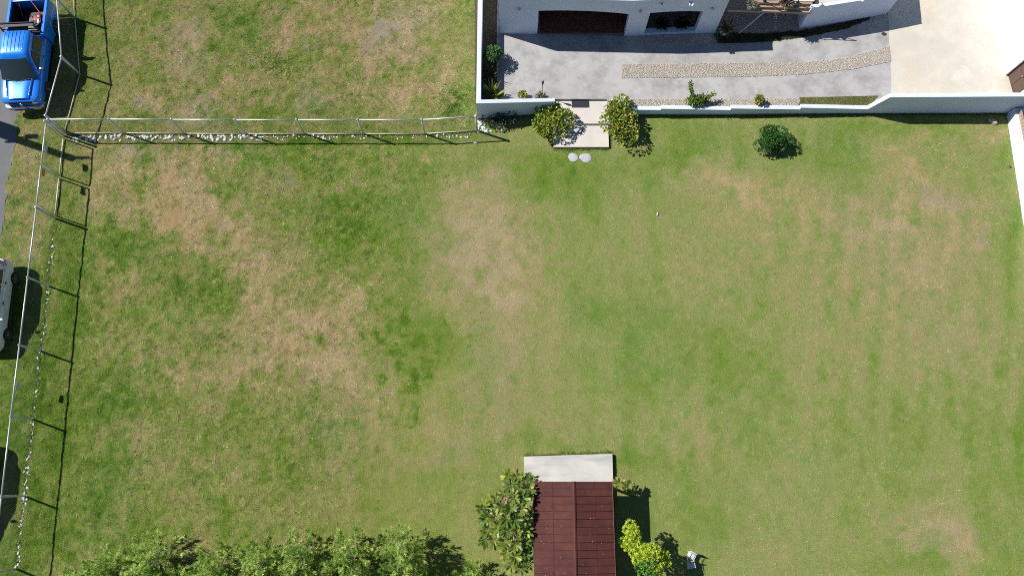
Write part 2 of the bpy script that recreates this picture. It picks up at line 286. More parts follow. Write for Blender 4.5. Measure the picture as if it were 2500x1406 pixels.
LUSH = [
 (900, 580, 130, 90, 20, .34), (800, 500, 130, 60, 0, .24), (760, 390, 150, 30, 0, .26), (640, 390, 50, 25, 0, .30), (1000, 420, 90, 60, 0, .30), (1030, 640, 60, 110, 0, .20), (980, 790, 80, 60, 30, .20), (1020, 880, 60, 50, 0, .18),
 (1000, 940, 32, 26, 20, .34), (930, 870, 14, 12, 0, .34), (965, 905, 18, 14, 0, .38), (1012, 932, 18, 14, 0, .42), (1042, 962, 16, 12, 0, .34), (900, 840, 12, 10, 0, .28), (1030, 1000, 14, 12, 0, .25), (980, 960, 14, 12, 0, .3), (400, 346, 240, 8, 0, .45), (850, 343, 300, 8, 0, .45), (1190, 325, 40, 12, 0, .3), (118, 720, 14, 180, 6, .30), (86, 1050, 14, 200, 6, .34), (170, 700, 20, 150, 6, .2), (140, 1050, 22, 200, 6, .22), (530, 450, 30, 28, 0, .34), (425, 385, 17, 16, 0, .34), (355, 385, 14, 16, 0, .34), (515, 385, 12, 14, 0, .34), (270, 390, 16, 18, 0, .25), (230, 560, 60, 40, 0, .22), (330, 610, 60, 45, 0, .22), (250, 660, 60, 90, 0, .12), (460, 700, 80, 50, 0, .16),
 (545, 825, 26, 26, 0, .36), (510, 850, 24, 20, 0, .28), (560, 720, 40, 35, 0, .25), (430, 740, 70, 50, 0, .16), (190, 780, 30, 90, 0, .26), (200, 960, 30, 60, 0, .2), (640, 1030, 120, 50, 20, .20), (560, 1060, 60, 40, 0, .1), (870, 1010, 30, 20, 0, .24), (1040, 1120, 40, 50, 0, .18), (690, 1180, 20, 90, 0, .15), (700, 900, 40, 30, 0, .1),
 (1180, 400, 90, 40, 0, .24), (1300, 430, 90, 40, 0, .24), (1420, 440, 90, 70, 0, .28), (1560, 420, 60, 40, 0, .22), (1440, 500, 30, 30, 0, .14), (1660, 390, 60, 40, 0, .36), (1800, 410, 50, 40, 0, .30), (1720, 340, 80, 40, 0, .22), (1620, 320, 60, 30, 0, .2), (2030, 360, 80, 50, 0, .22), (2100, 430, 60, 60, 0, .22), (2260, 300, 100, 18, 0, .30), (2100, 310, 80, 30, 0, .26),
 (2270, 365, 35, 18, 0, .36), (2300, 395, 25, 12, 0, .2), (2240, 458, 20, 18, 0, .44), (2440, 340, 30, 60, 0, .22), (2420, 440, 40, 60, 0, .2), (2430, 560, 40, 60, 0, .24), (2470, 640, 25, 90, 0, .18), (1253, 562, 8, 8, 0, .5), (1160, 520, 16, 16, 0, .2),
 (1420, 720, 40, 60, 0, .10), (1440, 750, 60, 30, 0, .1), (1560, 790, 60, 50, 0, .12), (1700, 860, 110, 70, 0, .16), (1820, 880, 90, 60, 0, .12), (2070, 690, 22, 16, 0, .28), (2300, 760, 40, 25, 0, .2), (2460, 880, 40, 50, 0, .25), (1100, 830, 60, 60, 0, .18), (1050, 820, 50, 40, 0, .16),
 (1250, 1090, 90, 30, 0, .26), (1400, 1075, 100, 24, 0, .20), (1550, 1120, 50, 50, 0, .26), (1200, 1220, 40, 60, 0, .20), (1760, 1020, 25, 30, 0, .18), (1820, 1030, 30, 50, 0, .16), (1590, 920, 60, 30, 0, .14), (1740, 950, 50, 30, 0, .12), (2490, 1080, 20, 90, 0, .36), (2440, 1330, 60, 60, 0, .16), (2200, 1380, 130, 25, 0, .22), (2400, 1240, 30, 60, 0, .14), (1660, 1280, 80, 50, 0, .12), (1740, 1310, 40, 30, 0, .12), (2300, 1380, 60, 22, 0, .18),
 (560, 60, 150, 40, 0, .20), (650, 130, 60, 40, 0, .26), (690, 150, 60, 25, 0, .24), (680, 28, 14, 10, 0, .44), (615, 75, 22, 25, 0, .36), (490, 70, 14, 12, 0, .3), (700, 270, 120, 30, 0, .30), (590, 275, 60, 20, 0, .26), (860, 170, 60, 60, 0, .26), (1110, 250, 55, 60, -20, .36), (880, 235, 18, 14, 0, .36), (830, 260, 40, 30, 0, .1), (360, 275, 60, 22, 0, .30), (380, 220, 20, 14, 0, .26), (230, 30, 40, 60, 0, .30), (215, 105, 25, 30, 0, .36), (1140, 30, 40, 60, 0, .15), (860, 20, 30, 30, 0, .25), (470, 235, 14, 10, 0, .3), (490, 120, 40, 20, 0, .2), (930, 75, 12, 14, 0, .36),
 (40, 1000, 40, 200, 0, .15), (90, 900, 30, 90, 0, .12), (45, 540, 12, 14, 0, .3),
]
_r = random.Random(5)
LUSH += [(_r.gauss(960, 70), _r.gauss(880, 75), _r.uniform(5, 11), _r.uniform(5, 10), 0, _r.uniform(.30, .60)) for _ in range(70)]      # dark tufts along the edge of the worn patch
LUSH += [(_r.uniform(240, 640), _r.uniform(370, 700), _r.uniform(5, 13), _r.uniform(5, 11), 0, _r.uniform(.2, .5)) for _ in range(55)]
LUSH += [(_r.uniform(300, 1140), _r.uniform(0, 285), _r.uniform(5, 14), _r.uniform(4, 11), 0, _r.uniform(.2, .5)) for _ in range(70)]
LUSH += [(_r.uniform(1300, 2450), _r.uniform(330, 1380), _r.uniform(6, 16), _r.uniform(6, 22), 0, _r.uniform(.1, .28)) for _ in range(50)]
LUSH += [(_r.uniform(5, 100), _r.uniform(300, 900), _r.uniform(5, 10), _r.uniform(5, 10), 0, _r.uniform(.2, .45)) for _ in range(20)]
DRY += [(_r.uniform(250, 1140), _r.uniform(5, 285), _r.uniform(6, 18), _r.uniform(5, 14), 0, _r.uniform(.2, .55)) for _ in range(55)]
DRY += [(_r.uniform(300, 900), _r.uniform(360, 950), _r.uniform(6, 16), _r.uniform(5, 14), 0, _r.uniform(.2, .5)) for _ in range(45)]
SOIL = [(410, 480, 28, 75, 0, .8), (430, 530, 40, 20, 0, .5), (520, 560, 50, 30, 30, .55), (700, 840, 45, 35, 0, .5), (800, 790, 60, 30, 35, .4), (560, 400, 20, 18, 0, .4), (280, 730, 35, 60, 0, .4), (940, 373, 8, 11, 0, .7), (1061, 378, 6, 12, 20, .7), (975, 420, 16, 25, 0, .3), (1684, 684, 9, 7, 0, .75), (470, 335, 25, 14, 0, .5), (600, 590, 26, 20, 0, .35), (840, 40, 60, 40, 0, .25), (780, 60, 50, 40, 0, .25), (1250, 575, 10, 10, 0, .4), (1040, 225, 35, 25, 0, .3), (230, 480, 15, 20, 0, .35), (1540, 1160, 20, 20, 0, .4), (985, 380, 8, 9, 0, .3)]
GREY = [(360, 365, 60, 22, 0, .5), (560, 372, 24, 18, 0, .5), (490, 455, 25, 16, 0, .4), (545, 558, 9, 10, 0, .8), (705, 432, 12, 10, 0, .6), (700, 405, 8, 8, 0, .5), (690, 455, 8, 8, 0, .4), (848, 462, 14, 9, 0, .5), (910, 75, 20, 35, 10, .8), (935, 55, 22, 14, 0, .6), (450, 75, 30, 18, 0, .6), (350, 235, 26, 14, 0, .7), (440, 140, 40, 40, 0, .35), (470, 250, 40, 20, 0, .4), (500, 285, 40, 12, 0, .5), (610, 140, 14, 20, 0, .5), (745, 115, 14, 10, 0, .5), (980, 60, 60, 50, 0, .35), (760, 230, 30, 30, 0, .3), (800, 260, 30, 20, 0, .3), (1150, 590, 110, 160, 0, .28), (1220, 900, 60, 160, 0, .22), (2290, 470, 60, 30, 20, .45), (2220, 620, 150, 100, 0, .2), (2310, 1320, 80, 50, 0, .3), (2405, 590, 10, 22, -15, .5), (1110, 1090, 60, 40, 0, .3), (60, 620, 14, 20, 0, .6), (85, 340, 16, 30, 0, .35), (2070, 500, 60, 100, 0, .15), (2330, 830, 100, 60, 0, .2), (820, 1050, 80, 90, 0, .12)]

def field(px, py, lst):
    s = np.zeros_like(px)
    for (x, y, rx, ry, a, am) in lst:
        c, sn = math.cos(math.radians(a)), math.sin(math.radians(a)); dx = px - x; dy = py - y
        r2 = ((dx * c + dy * sn) / rx) ** 2 + ((-dx * sn + dy * c) / ry) ** 2
        s += am * np.exp(-np.minimum(r2, 30) ** 1.25 * 0.75)
    return s
def smooth(a, b, x):
    t = np.clip((x - a) / (b - a), 0, 1); return t * t * (3 - 2 * t)

def turf(X, Y):
    """dryness 0..1, soil, grey, roughness of the turf at ground points"""
    px, py = to_px(X, Y)
    wx = px + 34 * fbm(X, Y, 1.6, 3, 4) + 10 * fbm(X, Y, 0.35, 5, 2); wy = py + 34 * fbm(X, Y, 1.6, 11, 4) + 10 * fbm(X, Y, 0.35, 13, 2)
    rough = np.clip(smooth(1150, 820, px + 0.25 * (py - 600)) , 0, 1); rough = np.maximum(rough, smooth(330, 300, py) * smooth(1200, 1150, px))
    n_big = fbm(X, Y, 6.0, 21, 3); sm_ = smooth(950, 1250, px); n_mid = fbm(X, Y, 1.5, 31, 4) * (1 - sm_) + sm_ * .85 * fbm(X * 1.7, Y * .55, 1.5, 33, 4); n_fine = fbm(X, Y, 0.28, 41, 3)
    n_cl = fbm(X, Y, 0.55, 45, 3)
    d = 0.44 + 0.06 * n_big + (0.12 + 0.04 * rough) * n_mid + (0.06 + 0.06 * rough) * n_cl + (0.07 + 0.07 * rough) * n_fine
    d = d + field(wx, wy, DRY) * (0.72 + .22 * sm_) * np.clip(.95 + .75 * n_cl + .45 * n_mid + .35 * n_fine, .05, 1.7) - field(wx, wy, LUSH) * 0.66 * np.clip(1 + .5 * n_cl + .4 * n_mid, .2, 1.6)
    st = np.sin(2 * np.pi * (px + (py - 700) * 0.10 + 8 * n_big) / 62.0)
    mask = smooth(1850, 2050, px) * smooth(420, 560, py) * smooth(1250, 950, py)
    d = d + 0.075 * st * mask + 0.03 * np.sin(2 * np.pi * px / 47.0 + n_big) * smooth(1000, 900, px) * smooth(980, 1080, py) + 0.025 * np.sin(2 * np.pi * px / 70 + n_big * 2) * smooth(1000, 1100, px) * smooth(1850, 1700, px)
    d = d - 0.07 * smooth(1000, 850, px) * smooth(880, 1000, py) - 0.03 * smooth(1250, 1150, px) * smooth(330, 400, py)
    d = d - 0.10 * smooth(300, 262, px - 0.08 * (py - 300)) * smooth(560, 640, py) - 0.03 * smooth(1300, 1400, px) * smooth(820, 900, py)
    s = np.clip(field(wx, wy, SOIL) + 0.15 * n_fine, 0, 1) * (0.6 + 0.4 * n_mid); g = np.clip(field(wx, wy, GREY) * (0.8 + 0.6 * n_fine), 0, 1)
    return np.clip(d, 0.02, 1.0), np.clip(s, 0, .9), np.clip(g, 0, .85), rough
RAMP_X = [0, .18, .40, .58, .76, 1.0]
RAMP_C = np.array([(.102, .222, .014), (.185, .305, .042), (.290, .360, .098), (.355, .372, .140), (.420, .398, .182), (.51, .445, .240)])
def turf_col(X, Y):
    d, s, g, r = turf(X, Y)
    c = np.stack([np.interp(d, RAMP_X, RAMP_C[:, i]) for i in range(3)], 1)
    cool = np.clip(fbm(X, Y, 2.5, 77, 2), 0, 1)[:, None] * smooth(0.5, 0.2, d)[:, None] * 0.25
    c = c * (1 - cool) + cool * c * np.array([0.75, 1.0, 1.6])
    right = smooth(1000, 1500, to_px(X, Y)[0])[:, None]
    c = c * (1 + right * np.array([0.04, 0.05, 0.22]) * smooth(.75, .45, d)[:, None])
    px_, py_ = to_px(X, Y); lf = smooth(1150, 750, px_)[:, None]; fl = (smooth(335, 315, py_) * smooth(1200, 1150, px_))[:, None]      # coarser, duller turf on the left and in the field
    c = c * (1 - lf * np.array([.09, .12, .10])) * (1 - fl * np.array([.03, .06, .04]))
    c = c * (1 - s[:, None]) + s[:, None] * np.array([.47, .335, .175])
    c = c * (1 - g[:, None]) + g[:, None] * np.array([.365, .340, .272])
    return c, d, s, g, r
def ground_z(X, Y, r):
    return 0.006 * fbm(X, Y, 0.9, 51, 3) + (0.008 + 0.012 * r) * fbm(X, Y, 0.24, 61, 2)

ROAD_EDGE = [(140, -120), (118, 0), (92, 100), (66, 215), (46, 288), (34, 370), (20, 450), (2, 590), (-25, 760), (-60, 1000), (-110, 1500)]
re_w = [at2(x, y) for x, y in ROAD_EDGE]
def in_road(X, Y):
    ys = np.array([p[1] for p in re_w])[::-1]; xs = np.array([p[0] for p in re_w])[::-1]
    return X < np.interp(Y, ys, xs) + 0.10 * vnoise(X, Y, 0.5, 4) + 0.08 * vnoise(X, Y, 0.15, 6)
def inpoly(X, Y, P):
    ins = np.zeros(len(X), bool); n = len(P); j = n - 1
    for i in range(n):
        xi, yi = P[i]; xj, yj = P[j]
        ins ^= ((yi > Y) != (yj > Y)) & (X < (xj - xi) * (Y - yi) / (yj - yi + 1e-12) + xi); j = i
    return ins

# ------------------------------------------------------------------ the setting: ground, turf, road
gm = mat('far_ground', (0.15, 0.165, 0.06), 0.95, col2=(0.23, 0.21, 0.10), scale=0.6, bump=0.4, bscale=15)
g = MB().add([(-300, -300, -0.09), (300, -300, -0.09), (300, 300, -0.09), (-300, 300, -0.09)], [(0, 1, 2, 3)]).build('ground', gm); tag(g, kind='structure')
X0, X1, Y0, Y1, DG = -29.0, 27.5, -8.0, 27.0, 0.1
nx, ny = int((X1 - X0) / DG) + 1, int((Y1 - Y0) / DG) + 1
gx, gy = np.meshgrid(np.linspace(X0, X1, nx), np.linspace(Y0, Y1, ny)); gx = gx.ravel(); gy = gy.ravel()
c, d_, s_, g_, r_ = turf_col(gx, gy)
TG = np.concatenate([c, np.stack([d_, s_, g_, r_], 1)], 1).reshape(ny, nx, 7)
def turf_at(X, Y):
    u = (X - X0) / (X1 - X0) * (nx - 1); v = (Y - Y0) / (Y1 - Y0) * (ny - 1)
    i = np.clip(u.astype(int), 0, nx - 2); j = np.clip(v.astype(int), 0, ny - 2); fu = (u - i)[:, None]; fv = (v - j)[:, None]
    t = (TG[j, i] * (1 - fu) + TG[j, i + 1] * fu) * (1 - fv) + (TG[j + 1, i] * (1 - fu) + TG[j + 1, i + 1] * fu) * fv
    return t[:, :3], t[:, 3], t[:, 4], t[:, 5], t[:, 6]
gz = ground_z(gx, gy, r_)
gz = np.where(in_road(gx + 0.15, gy), -0.02, gz)
idx = np.arange(nx * ny).reshape(ny, nx)
F = np.stack([idx[:-1, :-1], idx[:-1, 1:], idx[1:, 1:], idx[1:, :-1]], -1).reshape(-1, 4)
lawn = np_object('lawn', np.stack([gx, gy, gz], 1), F, M['lawn'], c * np.array([0.62, 0.58, 0.55]), 'POINT', smooth=True); tag(lawn, kind='structure')

rd = [(p[0], p[1]) for p in re_w]
road_pts = []                                           # ragged asphalt edge
for i in range(len(rd) - 1):
    for k in range(14):
        t = k / 14; road_pts.append((rd[i][0] * (1 - t) + rd[i + 1][0] * t + random.uniform(-.05, .05), rd[i][1] * (1 - t) + rd[i + 1][1] * t))
road = MB().sheet([(x, y, 0.004) for x, y in road_pts] + [(-34, road_pts[-1][1], 0.004), (-34, road_pts[0][1], 0.004)]).build('road', M['asphalt']); tag(road, kind='structure')

ZY = 0.40                                               # level of the house yard above the lawn
YARD = [(-1.72, 17.46), (2.06, 17.80), (2.06, 18.22), (4.86, 18.22), (4.86, 17.62), (24.55, 17.78), (30, 17.78), (30, 34), (-1.72, 34)]
SLAB = [at2(1279, 1114, .2), at2(1495, 1107, .2), at2(1497, 1180, .2), at2(1499, 1440, .2), at2(1304, 1440, .2), at2(1302, 1178, .2), at2(1281, 1172, .2)]
STEPS = [(2.04, 18.3), (2.04, 15.75), (4.85, 15.75), (4.85, 18.3)]

# turf blades: one triangle each
def blades(N, xr, yr, keep, lo, hi, wd, name, label, boost=1.0):
    X = rng.uniform(*xr, N); Y = rng.uniform(*yr, N); k = keep(X, Y); X = X[k]; Y = Y[k]
    c, d, s, g, r = turf_at(X, Y)
    k = rng.random(len(X)) < (1 - 0.88 * s) * (1 - 0.70 * g); X, Y, c, d, s, g, r = X[k], Y[k], c[k], d[k], s[k], g[k], r[k]; n = len(X)
    z = ground_z(X, Y, r); az = rng.uniform(0, 2 * np.pi, n); el = rng.uniform(.15, 1.05, n)
    tuft = np.clip(fbm(X, Y, .13, 63, 2) * 1.3 + .1, 0, 1.4)
    L = rng.uniform(lo, hi, n) * (.75 + .5 * r * (1 - d) + (.35 + .75 * r) * tuft) * boost; W = wd * rng.uniform(.7, 1.4, n)
    dx, dy = np.cos(az), np.sin(az); hx = L * np.cos(el)
    P = np.stack([X, Y, z - .004], 1); side = np.stack([-dy * W / 2, dx * W / 2, np.zeros(n)], 1)
    T = P + np.stack([dx * hx, dy * hx, L * np.sin(el) * .8], 1)
    V = np.stack([P - side, P + side, T], 1).reshape(-1, 3); Fc = np.arange(3 * n).reshape(-1, 3)
    cl = (.30 + .22 * r) * fbm(X, Y, .13, 71, 2) + .08 * fbm(X, Y, .45, 75, 2)
    b = np.exp(rng.normal(0, .26, n) + cl)[:, None]; c2 = c * b
    dead = (rng.random(n) < .04 + .20 * d)[:, None]; c2 = np.where(dead, c2 * .5 + .5 * np.array([.43, .365, .19]) * b, c2)
    o = np_object(name, V, Fc, M['grass'], np.clip(c2, 0.005, .9)); tag(o, label, 'grass', kind='stuff'); return o
sx0, sx1 = min(p[0] for p in SLAB), max(p[0] for p in SLAB); sy1 = max(p[1] for p in SLAB)
def keep(X, Y):
    k = ~in_road(X, Y) & ~inpoly(X, Y, [(p[0], p[1]) for p in YARD]) & ~inpoly(X, Y, SLAB) & ~inpoly(X, Y, STEPS)
    px, py = to_px(X, Y); return k & (px > -60) & (px < 2560) & (py > -40) & (py < 1440)
blades(1850000, (-27.5, 27), (-4.6, 25), keep, .030, .070, .015, 'grass', 'short mown grass, green and straw coloured, over the whole lot')

# weeds and stemmy tufts in the rough field by the white wall
def keep2(X, Y):
    px, py = to_px(X, Y); w = field(px, py, [(1110, 250, 45, 45, -20, 1), (640, 150, 60, 35, 0, .5), (690, 160, 40, 25, 0, .5), (680, 28, 10, 8, 0, 1), (1000, 940, 25, 20, 0, .6), (1253, 562, 5, 5, 0, 1), (880, 235, 12, 10, 0, .8), (530, 825, 22, 20, 0, .5), (2275, 365, 25, 14, 0, .5)])
    return (rng.random(len(X)) < w) & (py < 1300)
blades(500000, (-24, 24), (0, 25), lambda X, Y: keep(X, Y) & keep2(X, Y), .07, .15, .022, 'grass', 'taller bright green weed tufts scattered through the turf')

# ------------------------------------------------------------------ house yard
yb = MB().prism(YARD, -0.3, ZY).build('yard_paving', M['concrete']); tag(yb, kind='structure')
def sheet_px(name, pts, z, m, sub=None):
    o = MB().sheet([at(x, y, z) for x, y in pts]).build(name, m); tag(o, kind='structure'); return o
sheet_px('beige_paving', [(2168, -60), (2168, 40), (2172, 120), (2176, 190), (2174, 246), (2490, 246), (2490, -60)], ZY + .005, M['beige'])
sheet_px('garden_bed', [(1160, -60), (1160, 256), (1216, 256), (1212, 150), (1213, 60), (1216, -60)], ZY + .005, M['soil'])
G1 = [(1517, 158), (1640, 156), (1850, 153), (1960, 153), (2060, 142), (2171, 114), (2176, 151), (2080, 170), (1960, 183), (1830, 188), (1640, 190), (1517, 192)]
G2 = [(1482, 243), (1955, 241), (1948, 268), (1482, 268)]
G3 = [(1526, 92), (1546, 112), (1745, 107), (1760, 95), (1750, 80)]
G4 = [(1752, 78), (1770, 84), (1860, 82), (1955, 74), (1965, -30), (1790, -30)]
for nm, P_, z in (('gravel_strip', G1, .005), ('gravel_strip', G2, .005), ('gravel_strip', G3, .005), ('gravel_strip', G4, .005)):
    sheet_px(nm, P_, ZY + z, M['gravelbed'])
def pebbles(P, n_m2, z, name, label, cols, size=(.012, .024)):
    W = [at2(x, y, z) for x, y in P]; xs = [p[0] for p in W]; ys = [p[1] for p in W]
    A = (max(xs) - min(xs)) * (max(ys) - min(ys)); N = int(A * n_m2)
    X = rng.uniform(min(xs), max(xs), N); Y = rng.uniform(min(ys), max(ys), N); k = inpoly(X, Y, W); X = X[k]; Y = Y[k]; n = len(X)
    base = np.array([(1, 0, 0), (.2, .9, 0), (-.9, .3, 0), (-.3, -.9, 0), (0.1, 0, 1), (0, .1, -1)], float)
    tri = np.array([(0, 1, 4), (1, 2, 4), (2, 3, 4), (3, 0, 4), (1, 0, 5), (2, 1, 5), (3, 2, 5), (0, 3, 5)])
    az = rng.uniform(0, 6.28, n); S = rng.uniform(*size, n); ca, sa = np.cos(az), np.sin(az)
    sx = S * rng.uniform(.8, 1.5, n); sy = S * rng.uniform(.6, 1.1, n); sz = S * rng.uniform(.16, .32, n)
    bx = base[None, :, 0] * sx[:, None]; by = base[None, :, 1] * sy[:, None]; bz = base[None, :, 2] * sz[:, None]
    V = np.stack([X[:, None] + bx * ca[:, None] - by * sa[:, None], Y[:, None] + bx * sa[:, None] + by * ca[:, None], z + .014 + bz + rng.uniform(0, .012, n)[:, None]], -1).reshape(-1, 3)
    Fc = (tri[None] + 6 * np.arange(n)[:, None, None]).reshape(-1, 3)
    cc = np.array(cols)[rng.integers(0, len(cols), n)] * np.exp(rng.normal(0, .10, n))[:, None]
    o = np_object(name, V, Fc, M['pebble'], np.clip(np.repeat(cc, 8, 0), 0, .9)); tag(o, label, 'gravel', kind='stuff')
PEB = [(.58, .53, .47), (.61, .56, .50), (.55, .50, .44), (.60, .55, .49), (.64, .60, .55), (.53, .48, .42)]
pebbles(G1, 2300, ZY, 'gravel', 'tan gravel in the long curved strip down the middle of the drive', PEB)
pebbles(G2, 1600, ZY, 'gravel', 'tan gravel between the drive and the low white wall', PEB)
pebbles(G3, 700, ZY, 'gravel', 'shaded gravel along the foot of the house front', PEB)
pebbles(G4, 500, ZY, 'gravel', 'shaded gravel under the wooden deck', PEB)
# grass on the yard: a sunny strip behind the low wall, a shaded strip below the terrace, the shaded side passage
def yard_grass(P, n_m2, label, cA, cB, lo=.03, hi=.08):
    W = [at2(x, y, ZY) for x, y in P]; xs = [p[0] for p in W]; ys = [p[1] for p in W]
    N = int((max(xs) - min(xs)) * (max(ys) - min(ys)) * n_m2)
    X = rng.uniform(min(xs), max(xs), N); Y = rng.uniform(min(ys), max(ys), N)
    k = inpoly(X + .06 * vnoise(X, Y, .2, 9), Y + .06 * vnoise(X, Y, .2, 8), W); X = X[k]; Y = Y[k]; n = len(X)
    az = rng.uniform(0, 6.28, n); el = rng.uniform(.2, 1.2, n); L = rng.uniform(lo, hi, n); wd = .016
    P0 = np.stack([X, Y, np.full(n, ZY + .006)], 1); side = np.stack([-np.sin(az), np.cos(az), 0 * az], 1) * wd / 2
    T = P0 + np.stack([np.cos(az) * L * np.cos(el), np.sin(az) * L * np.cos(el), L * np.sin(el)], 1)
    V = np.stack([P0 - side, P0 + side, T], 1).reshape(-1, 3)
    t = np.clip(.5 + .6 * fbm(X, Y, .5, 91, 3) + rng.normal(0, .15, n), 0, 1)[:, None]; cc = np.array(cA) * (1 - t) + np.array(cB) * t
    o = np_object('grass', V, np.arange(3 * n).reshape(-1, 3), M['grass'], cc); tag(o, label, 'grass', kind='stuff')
GS1 = [(1952, 238), (1990, 238), (2060, 236), (2145, 234), (2118, 264), (1946, 264)]
GS2 = [(1742, 84), (1752, 106), (1800, 106), (1880, 102), (1960, 92), (2060, 72), (2122, 49), (2126, 41), (2050, 57), (1952, 76), (1860, 83), (1790, 80)]
sheet_px('grass_strip_soil', GS1, ZY + .009, M['soil']); sheet_px('grass_strip_soil', GS2, ZY + .009, M['soil'])
yard_grass(GS1, 1900, 'sunny grass strip behind the low white wall', (.19, .27, .045), (.32, .35, .11))
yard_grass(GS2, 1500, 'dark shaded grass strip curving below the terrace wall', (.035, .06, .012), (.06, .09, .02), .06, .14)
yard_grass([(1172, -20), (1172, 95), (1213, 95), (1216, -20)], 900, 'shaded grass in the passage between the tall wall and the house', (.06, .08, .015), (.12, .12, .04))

# ------------------------------------------------------------------ white garden walls
def wall_run(mb, pts, tops, t, side, z0=-0.1):
    """wall along a plan polyline of its outer foot; tops: height at each end of every stretch"""
    n = len(pts); nor = []
    for i in range(n):
        a = Vector(pts[max(i - 1, 0)]); b = Vector(pts[min(i + 1, n - 1)]); d = (b - a).normalized(); nor.append(Vector((-d.y, d.x)) * t * side)
    for i in range(n - 1):
        a, b = Vector(pts[i]), Vector(pts[i + 1]); a2, b2 = a + nor[i], b + nor[i + 1]
        mb.prism([tuple(a), tuple(b), tuple(b2), tuple(a2)], z0, [tops[i][0], tops[i][1], tops[i][1], tops[i][0]])
lw = thing('garden_wall', (at2(1166, 291)[0], at2(1166, 291)[1], 0), 'tall white stucco wall round the left corner of the yard, beside the field', 'wall')
m = MB(); A_wall = A = at2(1166, 291); B_wall = B = at2(1352, 276)
wall_run(m, [A, B], [(1.54, 1.12)], .19, 1)
o = m.build('front_panel', M['stucco'], lw); o.matrix_parent_inverse = Matrix.Translation(-lw.location)
m = MB(); wall_run(m, [(A[0] + .001, A[1] + .191), (A[0] + .02, 34)], [(1.50, 1.42)], .21, -1)
o = m.build('side_panel', M['stucco'], lw); o.matrix_parent_inverse = Matrix.Translation(-lw.location)
rw = thing('garden_wall', (at2(1545, 281)[0], at2(1545, 281)[1], 0), 'white stucco wall stepping up from low to tall in front of the drive', 'wall')
P_wall = P_ = [at2(1530, 281), at2(1608, 281), at2(1776, 281), at2(1944, 279), at2(2108, 278), at2(2134, 278), at2(2458, 277)]
segs = [(P_[0], P_[1], .52, .50), (P_[1], P_[2], .62, .49), (P_[2], P_[3], .64, .47), (P_[3], P_[4], .64, .45)]
for i, (a, b, h0, h1) in enumerate(segs):
    m = MB(); wall_run(m, [a, b], [(h0, h1)], .20, 1); o = m.build('panel', M['stucco'], rw); o.matrix_parent_inverse = Matrix.Translation(-rw.location)
m = MB(); wall_run(m, [P_[4], P_[5], P_[6]], [(.45, 1.60), (1.60, 1.64)], .20, 1); e1 = (P_[6][0] + .30, P_[6][1] + .02); e2 = (30, P_[6][1] + .3)
wall_run(m, [P_[6], e1, e2], [(1.64, 2.3), (2.3, 2.3)], .20, 1)
o = m.build('tall_panel', M['stucco'], rw); o.matrix_parent_inverse = Matrix.Translation(-rw.location)
pp = thing('gate_pillar', at(1501, 258), 'short white stucco pillar beside the right side of the entry steps', 'pillar')
a = at2(1488, 251, .62); b = at2(1513, 250, .62); m = MB().prism([(a[0], a[1]), (b[0], b[1]), (b[0], b[1] + .17), (a[0] + .02, a[1] + .17)], -.1, .62)
o = m.build('shaft', M['stucco'], pp); o.matrix_parent_inverse = Matrix.Translation(-pp.location)
sw = thing('boundary_wall', at(2457, 282), 'low bright white stucco wall along the right edge of the lawn', 'wall')
m = MB(); wall_run(m, [at2(2457, 279), at2(2476, 400), at2(2502, 570), at2(2535, 800)], [(.6, .6)] * 3, .62, 1)
o = m.build('panel', M['stucco'], sw); o.matrix_parent_inverse = Matrix.Translation(-sw.location)
fe = thing('plank_fence', at(2484, 270, 0), 'brown plank screen standing beyond the low white wall at the right edge', 'fence')
f0 = Vector(at2(2481, 272, .6)); f1 = Vector(at2(2503, 385, .6)); dd = (f1 - f0) / 14
for i in range(26):
    q = f0 + dd * (i + .5); part('plank', bpy.data.meshes.get('plank_mesh') or MB().rbox((0, 0, .42), (.05, dd.length * .92, .84), .01, 1).mesh('plank_mesh', M['wood']), fe, (q.x + .10 - fe.location.x, q.y - fe.location.y, 0), (0, 0, math.atan2(dd.y, dd.x) - math.pi / 2))

# entry steps
st = thing('entry_steps', (3.4, 16.9, 0), 'two pale concrete entry slabs stepping up from the lawn to the drive', 'steps')
for nm, y0, y1, z in (('landing_slab', 16.96, 18.215, .27), ('lower_slab', 15.78, 17.05, .135)):
    x0, x1 = (2.055, 4.855) if nm == 'landing_slab' else (2.03, 4.72)
    part(nm, MB().rbox(((x0 + x1) / 2 - 3.4, (y0 + y1) / 2 - 16.9, z / 2 - .05), (x1 - x0, y1 - y0, z + .1), .012, 1).mesh(nm, M['step']), st)
dm = thing('door_mat', at(1417, 253, .275), 'dark ribbed rubber mat lying on the upper entry slab', 'mat')
MB().rbox((0, 0, .006), (.86, .46, .012), .004, 1).build('backing', M['mat'], dm)
rb = MB()
for i in range(-14, 15):
    x = i * .055
    y0, y1 = -.20, .20; a0, a1 = x - .10, x + .10
    if a0 < -.40: y0 = -.20 + (-.40 - a0) * 2; a0 = -.40
    if a1 > .40: y1 = .20 - (a1 - .40) * 2; a1 = .40
    if y1 - y0 > .03: rb.tube([(a0, y0, .014), (a1, y1, .014)], .009, 5)
rb.build('ribs', M['mat'], dm)

